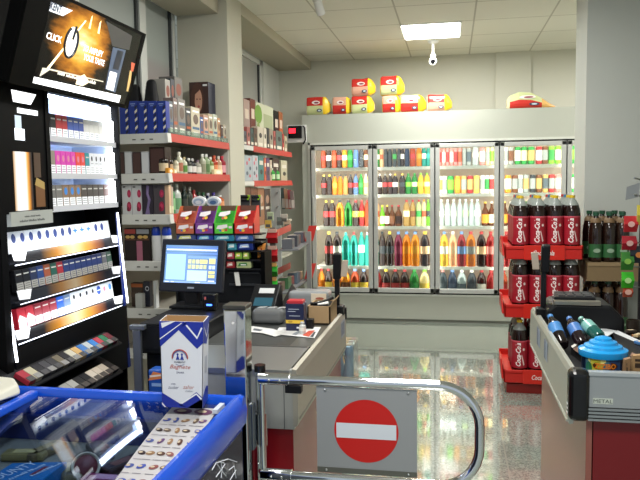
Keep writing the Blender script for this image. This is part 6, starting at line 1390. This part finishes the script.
# bucket with stepped blue lid
bc = at(603, 352, Y=2.43)
L = V((bc.x, 2.43, ZI2))
t = thing('candy_bucket', 'round bucket with stepped bright blue lid and picture label', 'bucket', L)
rb = .070; zl_ = at(603, 356, Y=2.36).z-ZI2
MB().lathe([(rb*.92, 0), (rb*.95, .004), (rb, zl_)], L, 36).build('body', mat('1c2c4a', .2), t, True)
MB().lathe([(rb*1.0, zl_-.012), (rb*1.11, zl_-.012), (rb*1.13, zl_-.004), (rb*1.12, zl_+.008), (rb*.9, zl_+.014), (rb*.86, zl_+.021), (rb*.66, zl_+.026), (rb*.62, zl_+.034), (rb*.42, zl_+.039), (rb*.38, zl_+.046), (rb*.16, zl_+.051), (.001, zl_+.052)], L, 36).build('lid', mat('1a96dc', .22, coat=.2), t, True)
def bp(s, v, e=.0006): a = -PI/2+s/rb+math.atan2(-L.x, L.y)*-1*0+.22*0; rr = rb*(.955+.045*v/zl_)+e; a += -.2; return V((L.x+rr*math.cos(a), L.y+rr*math.sin(a), ZI2+v))
def bpoly(pts, c, e):
    mb = MB(); mb.poly([bp(u, v, e) for u, v in pts]); return mb.build('label_print', mat(c, .35), t)
h_ = zl_-.012
for s0 in range(-6, 6):
    s = s0*.01
    c = 'c8c040' if -4 <= s0 < 0 else '4a7a8a' if s0 < 2 else '2a4a7a'
    bpoly([(s, .01), (s+.0102, .01), (s+.0102, h_), (s, h_)], c, .0007)
for (u, v, ru, rv, c) in ((-.02, .098, .03, .012, 'f0e890'), (.008, .081, .040, .015, '5a2c10'), (-.046, .07, .012, .02, '2a7a50')):
    bpoly([(u+ru*math.cos(k*PI/9), v+rv*math.sin(k*PI/9)) for k in range(18)], c, .0010 if c[0] != '5' else .0016)
text(t, 'lettering', 'ZIZIBO', .018, (0, 0, 0), (1, 0, 0), (0, 0, 1), mat('f08a2c', .35), .066, bold=.03, bend=lambda a, b: bp(.008+a, .081+b, .0026))
# papers and small goods in the tray
def flat(name, label, cat, pts, z, c, th, prints=()):
    """low thing whose top outline is seen at these places and which is th thick"""
    t = thing(name, label, cat, at(*pts[0], Z=z)-V((0, 0, th)))
    MB().prism([at(*p, Z=z) for p in pts], (0, 0, -th)).build('body', mat(c, .45), t)
    for pp, cc in prints: MB().poly([at(*p, Z=z+.0006) for p in pp]).build('print', mat(cc, .5), t)
    return t
flat('black_carton', 'black carton with white front edge, left of the bucket', 'box', [(571, 346), (590, 334), (603, 337), (588, 358)], .768, '1c1c1e', .062, [([(571, 346), (583, 338.5), (584, 340), (572.5, 348)], 'd8d4cc'), ([(573, 349), (577, 346.5), (588, 356), (586, 359)], '6a4a34')])
flat('black_carton', 'dark carton with long white border, right of the bucket', 'box', [(612, 332), (618, 330), (655, 349), (646, 366), (622, 356)], .768, '1b1b1e', .062, [([(612, 332), (617.5, 330.3), (650, 345), (647, 347)], 'cfd2d4'), ([(632, 352), (640, 356), (638, 360), (630, 356)], '8a6a5a')])
flat('paper', 'white sheet of paper behind the bucket on the right counter', 'paper', [(586.5, 334), (596, 327), (616.5, 330.5), (607, 336.5)], .7705, 'd4d8da', .0015)
for k, (px, py, c, nm) in enumerate(((631, 333, '3a3028', 'dark'), (638, 337, 'b8a078', 'straw coloured'), (635, 330, '7a4a34', 'brown'), (640, 345, '4a78b0', 'blue'))):
    p = at(px, py, Z=.768)
    t = thing('lighter_pack', '%s small packet on the dark carton at the right' % nm, 'packet', (p.x, p.y, .769))
    a0 = .6*k+.3; u1, u2 = V((math.cos(a0), math.sin(a0), 0)), V((-math.sin(a0), math.cos(a0), 0))
    o = V((p.x, p.y, .7695))-u1*.022-u2*.010
    MB().obox(o, u1*.044, u2*.02, (0, 0, .012)).build('packet', mat(c, .35), t, bevel=.003)
    MB().obox(o+u1*.008+u2*.005+V((0, 0, .0121)), u1*.024, u2*.010, (0, 0, .0005)).build('print', mat('d8c8a8', .4), t)
for k, (pa, pb, pt, pbm, c, nm) in enumerate(((622.5, 629, 358, 374, '8a6a48', 'brown card pack leaning at the bucket'), (631, 648, 354, 374, 'a8865c', 'tan card pack at the right edge of the photo'))):
    Y_ = 2.33+.04*k
    a, b = at(pa, 365, Y=Y_), at(pb, 365, Y=Y_); zt = at(pa, pt, Y=Y_).z
    t = thing('card_pack', nm, 'pack', ((a.x+b.x)/2, Y_, ZI2))
    MB().prism([(a.x, Y_, ZI2), (b.x, Y_, ZI2), (b.x+.006, Y_, zt), (a.x+.006, Y_, zt-.006)], (0, .02, 0)).build('card', mat(c, .6), t)
    MB().box((a.x+.012, Y_-.001, zt-.045), (b.x-.004, Y_, zt-.03)).box((a.x+.012, Y_-.001, zt-.024), (b.x-.006, Y_, zt-.016)).build('print', mat('3a2a1c', .5), t)
# wire rack with hanging snack bags at the right edge
hx = at(634, 240, Y=3.6).x
t = thing('snack_stand', 'dark hanging stand with snack bags at the right edge', 'stand', (hx+.06, 3.66, 0))
MB().cyl((hx+.05, 3.66, 0), (hx+.05, 3.66, 1.42), .012).build('pole', mat('232325', .4), t, True)
MB().box((hx-.1, 3.5, 0), (hx+.2, 3.8, .02)).build('foot', BLACK, t)
for z in (1.39, 1.31, 1.19, 1.08, .96, .86): MB().cyl((hx+.05, 3.66, z-.005), (hx-.005, 3.60, z+.008), .004).build('hook', STEEL, t, True)
a, b = at(628, 192, Y=3.66), at(641, 187, Y=3.66)
cdp = at(632, 193, Y=3.62)
tag(MB().prism([(cdp.x-.03, 3.62, cdp.z-.035), (cdp.x+.03, 3.62, cdp.z-.02), (cdp.x+.035, 3.62, cdp.z+.05), (cdp.x-.025, 3.62, cdp.z+.03)], (0, .003, 0)).build('grey_card', mat('8f9496', .4)), 'plain grey card on top of the snack stand, against the column', 'card')
for k, (pa, pb, pt, pbm, c, c2, nm) in enumerate(((624, 637, 216, 232, 'b02a30', 'e8b0a8', 'red'), (637, 648, 205, 225, 'c8b84a', 'e8e090', 'yellow'), (622, 636, 236, 250, '9a2430', 'd8a8a0', 'dark red'), (630, 646, 246, 263, '2a3038', 'c87a34', 'black and orange'), (621, 633, 252, 270, '3a7a34', '8ac04a', 'olive green'), (621.5, 633, 272, 288, '3cae2c', 'b4e490', 'bright green'), (623, 632, 286, 297, 'b04a34', 'e0b0a0', 'brick red'))):
    Y_ = 3.585-.006*(k % 3)
    a, b = at(pa, (pt+pbm)/2, Y=Y_), at(pb, (pt+pbm)/2, Y=Y_); z0, z1 = at(pa, pbm, Y=Y_).z, at(pa, pt, Y=Y_).z
    t = thing('snack_bag', '%s snack bag hanging on the stand at right, %s from top' % (nm, ORD[k]), 'bag', ((a.x+b.x)/2, Y_, z0), 'snack bags on the right stand')
    m_ = MB().add([(a.x, Y_, z0), (b.x, Y_, z0), (b.x+.003, Y_-.018, (z0+z1)/2), (a.x-.003, Y_-.018, (z0+z1)/2), (a.x, Y_, z1), (b.x, Y_, z1), (b.x, Y_+.006, z0), (a.x, Y_+.006, z0), (b.x, Y_+.006, z1), (a.x, Y_+.006, z1)],
           [(0, 1, 2, 3), (3, 2, 5, 4), (6, 7, 9, 8), (1, 6, 8, 5, 2), (0, 3, 4, 9, 7), (0, 7, 6, 1), (4, 5, 8, 9)])
    m_.build('bag', mat(c, .25), t)
    MB().poly([((a.x+b.x)/2+.016*math.cos(i*PI/6), Y_-.019, (z0+z1)/2+.014*math.sin(i*PI/6)) for i in range(12)]).build('print', mat(c2, .3), t)
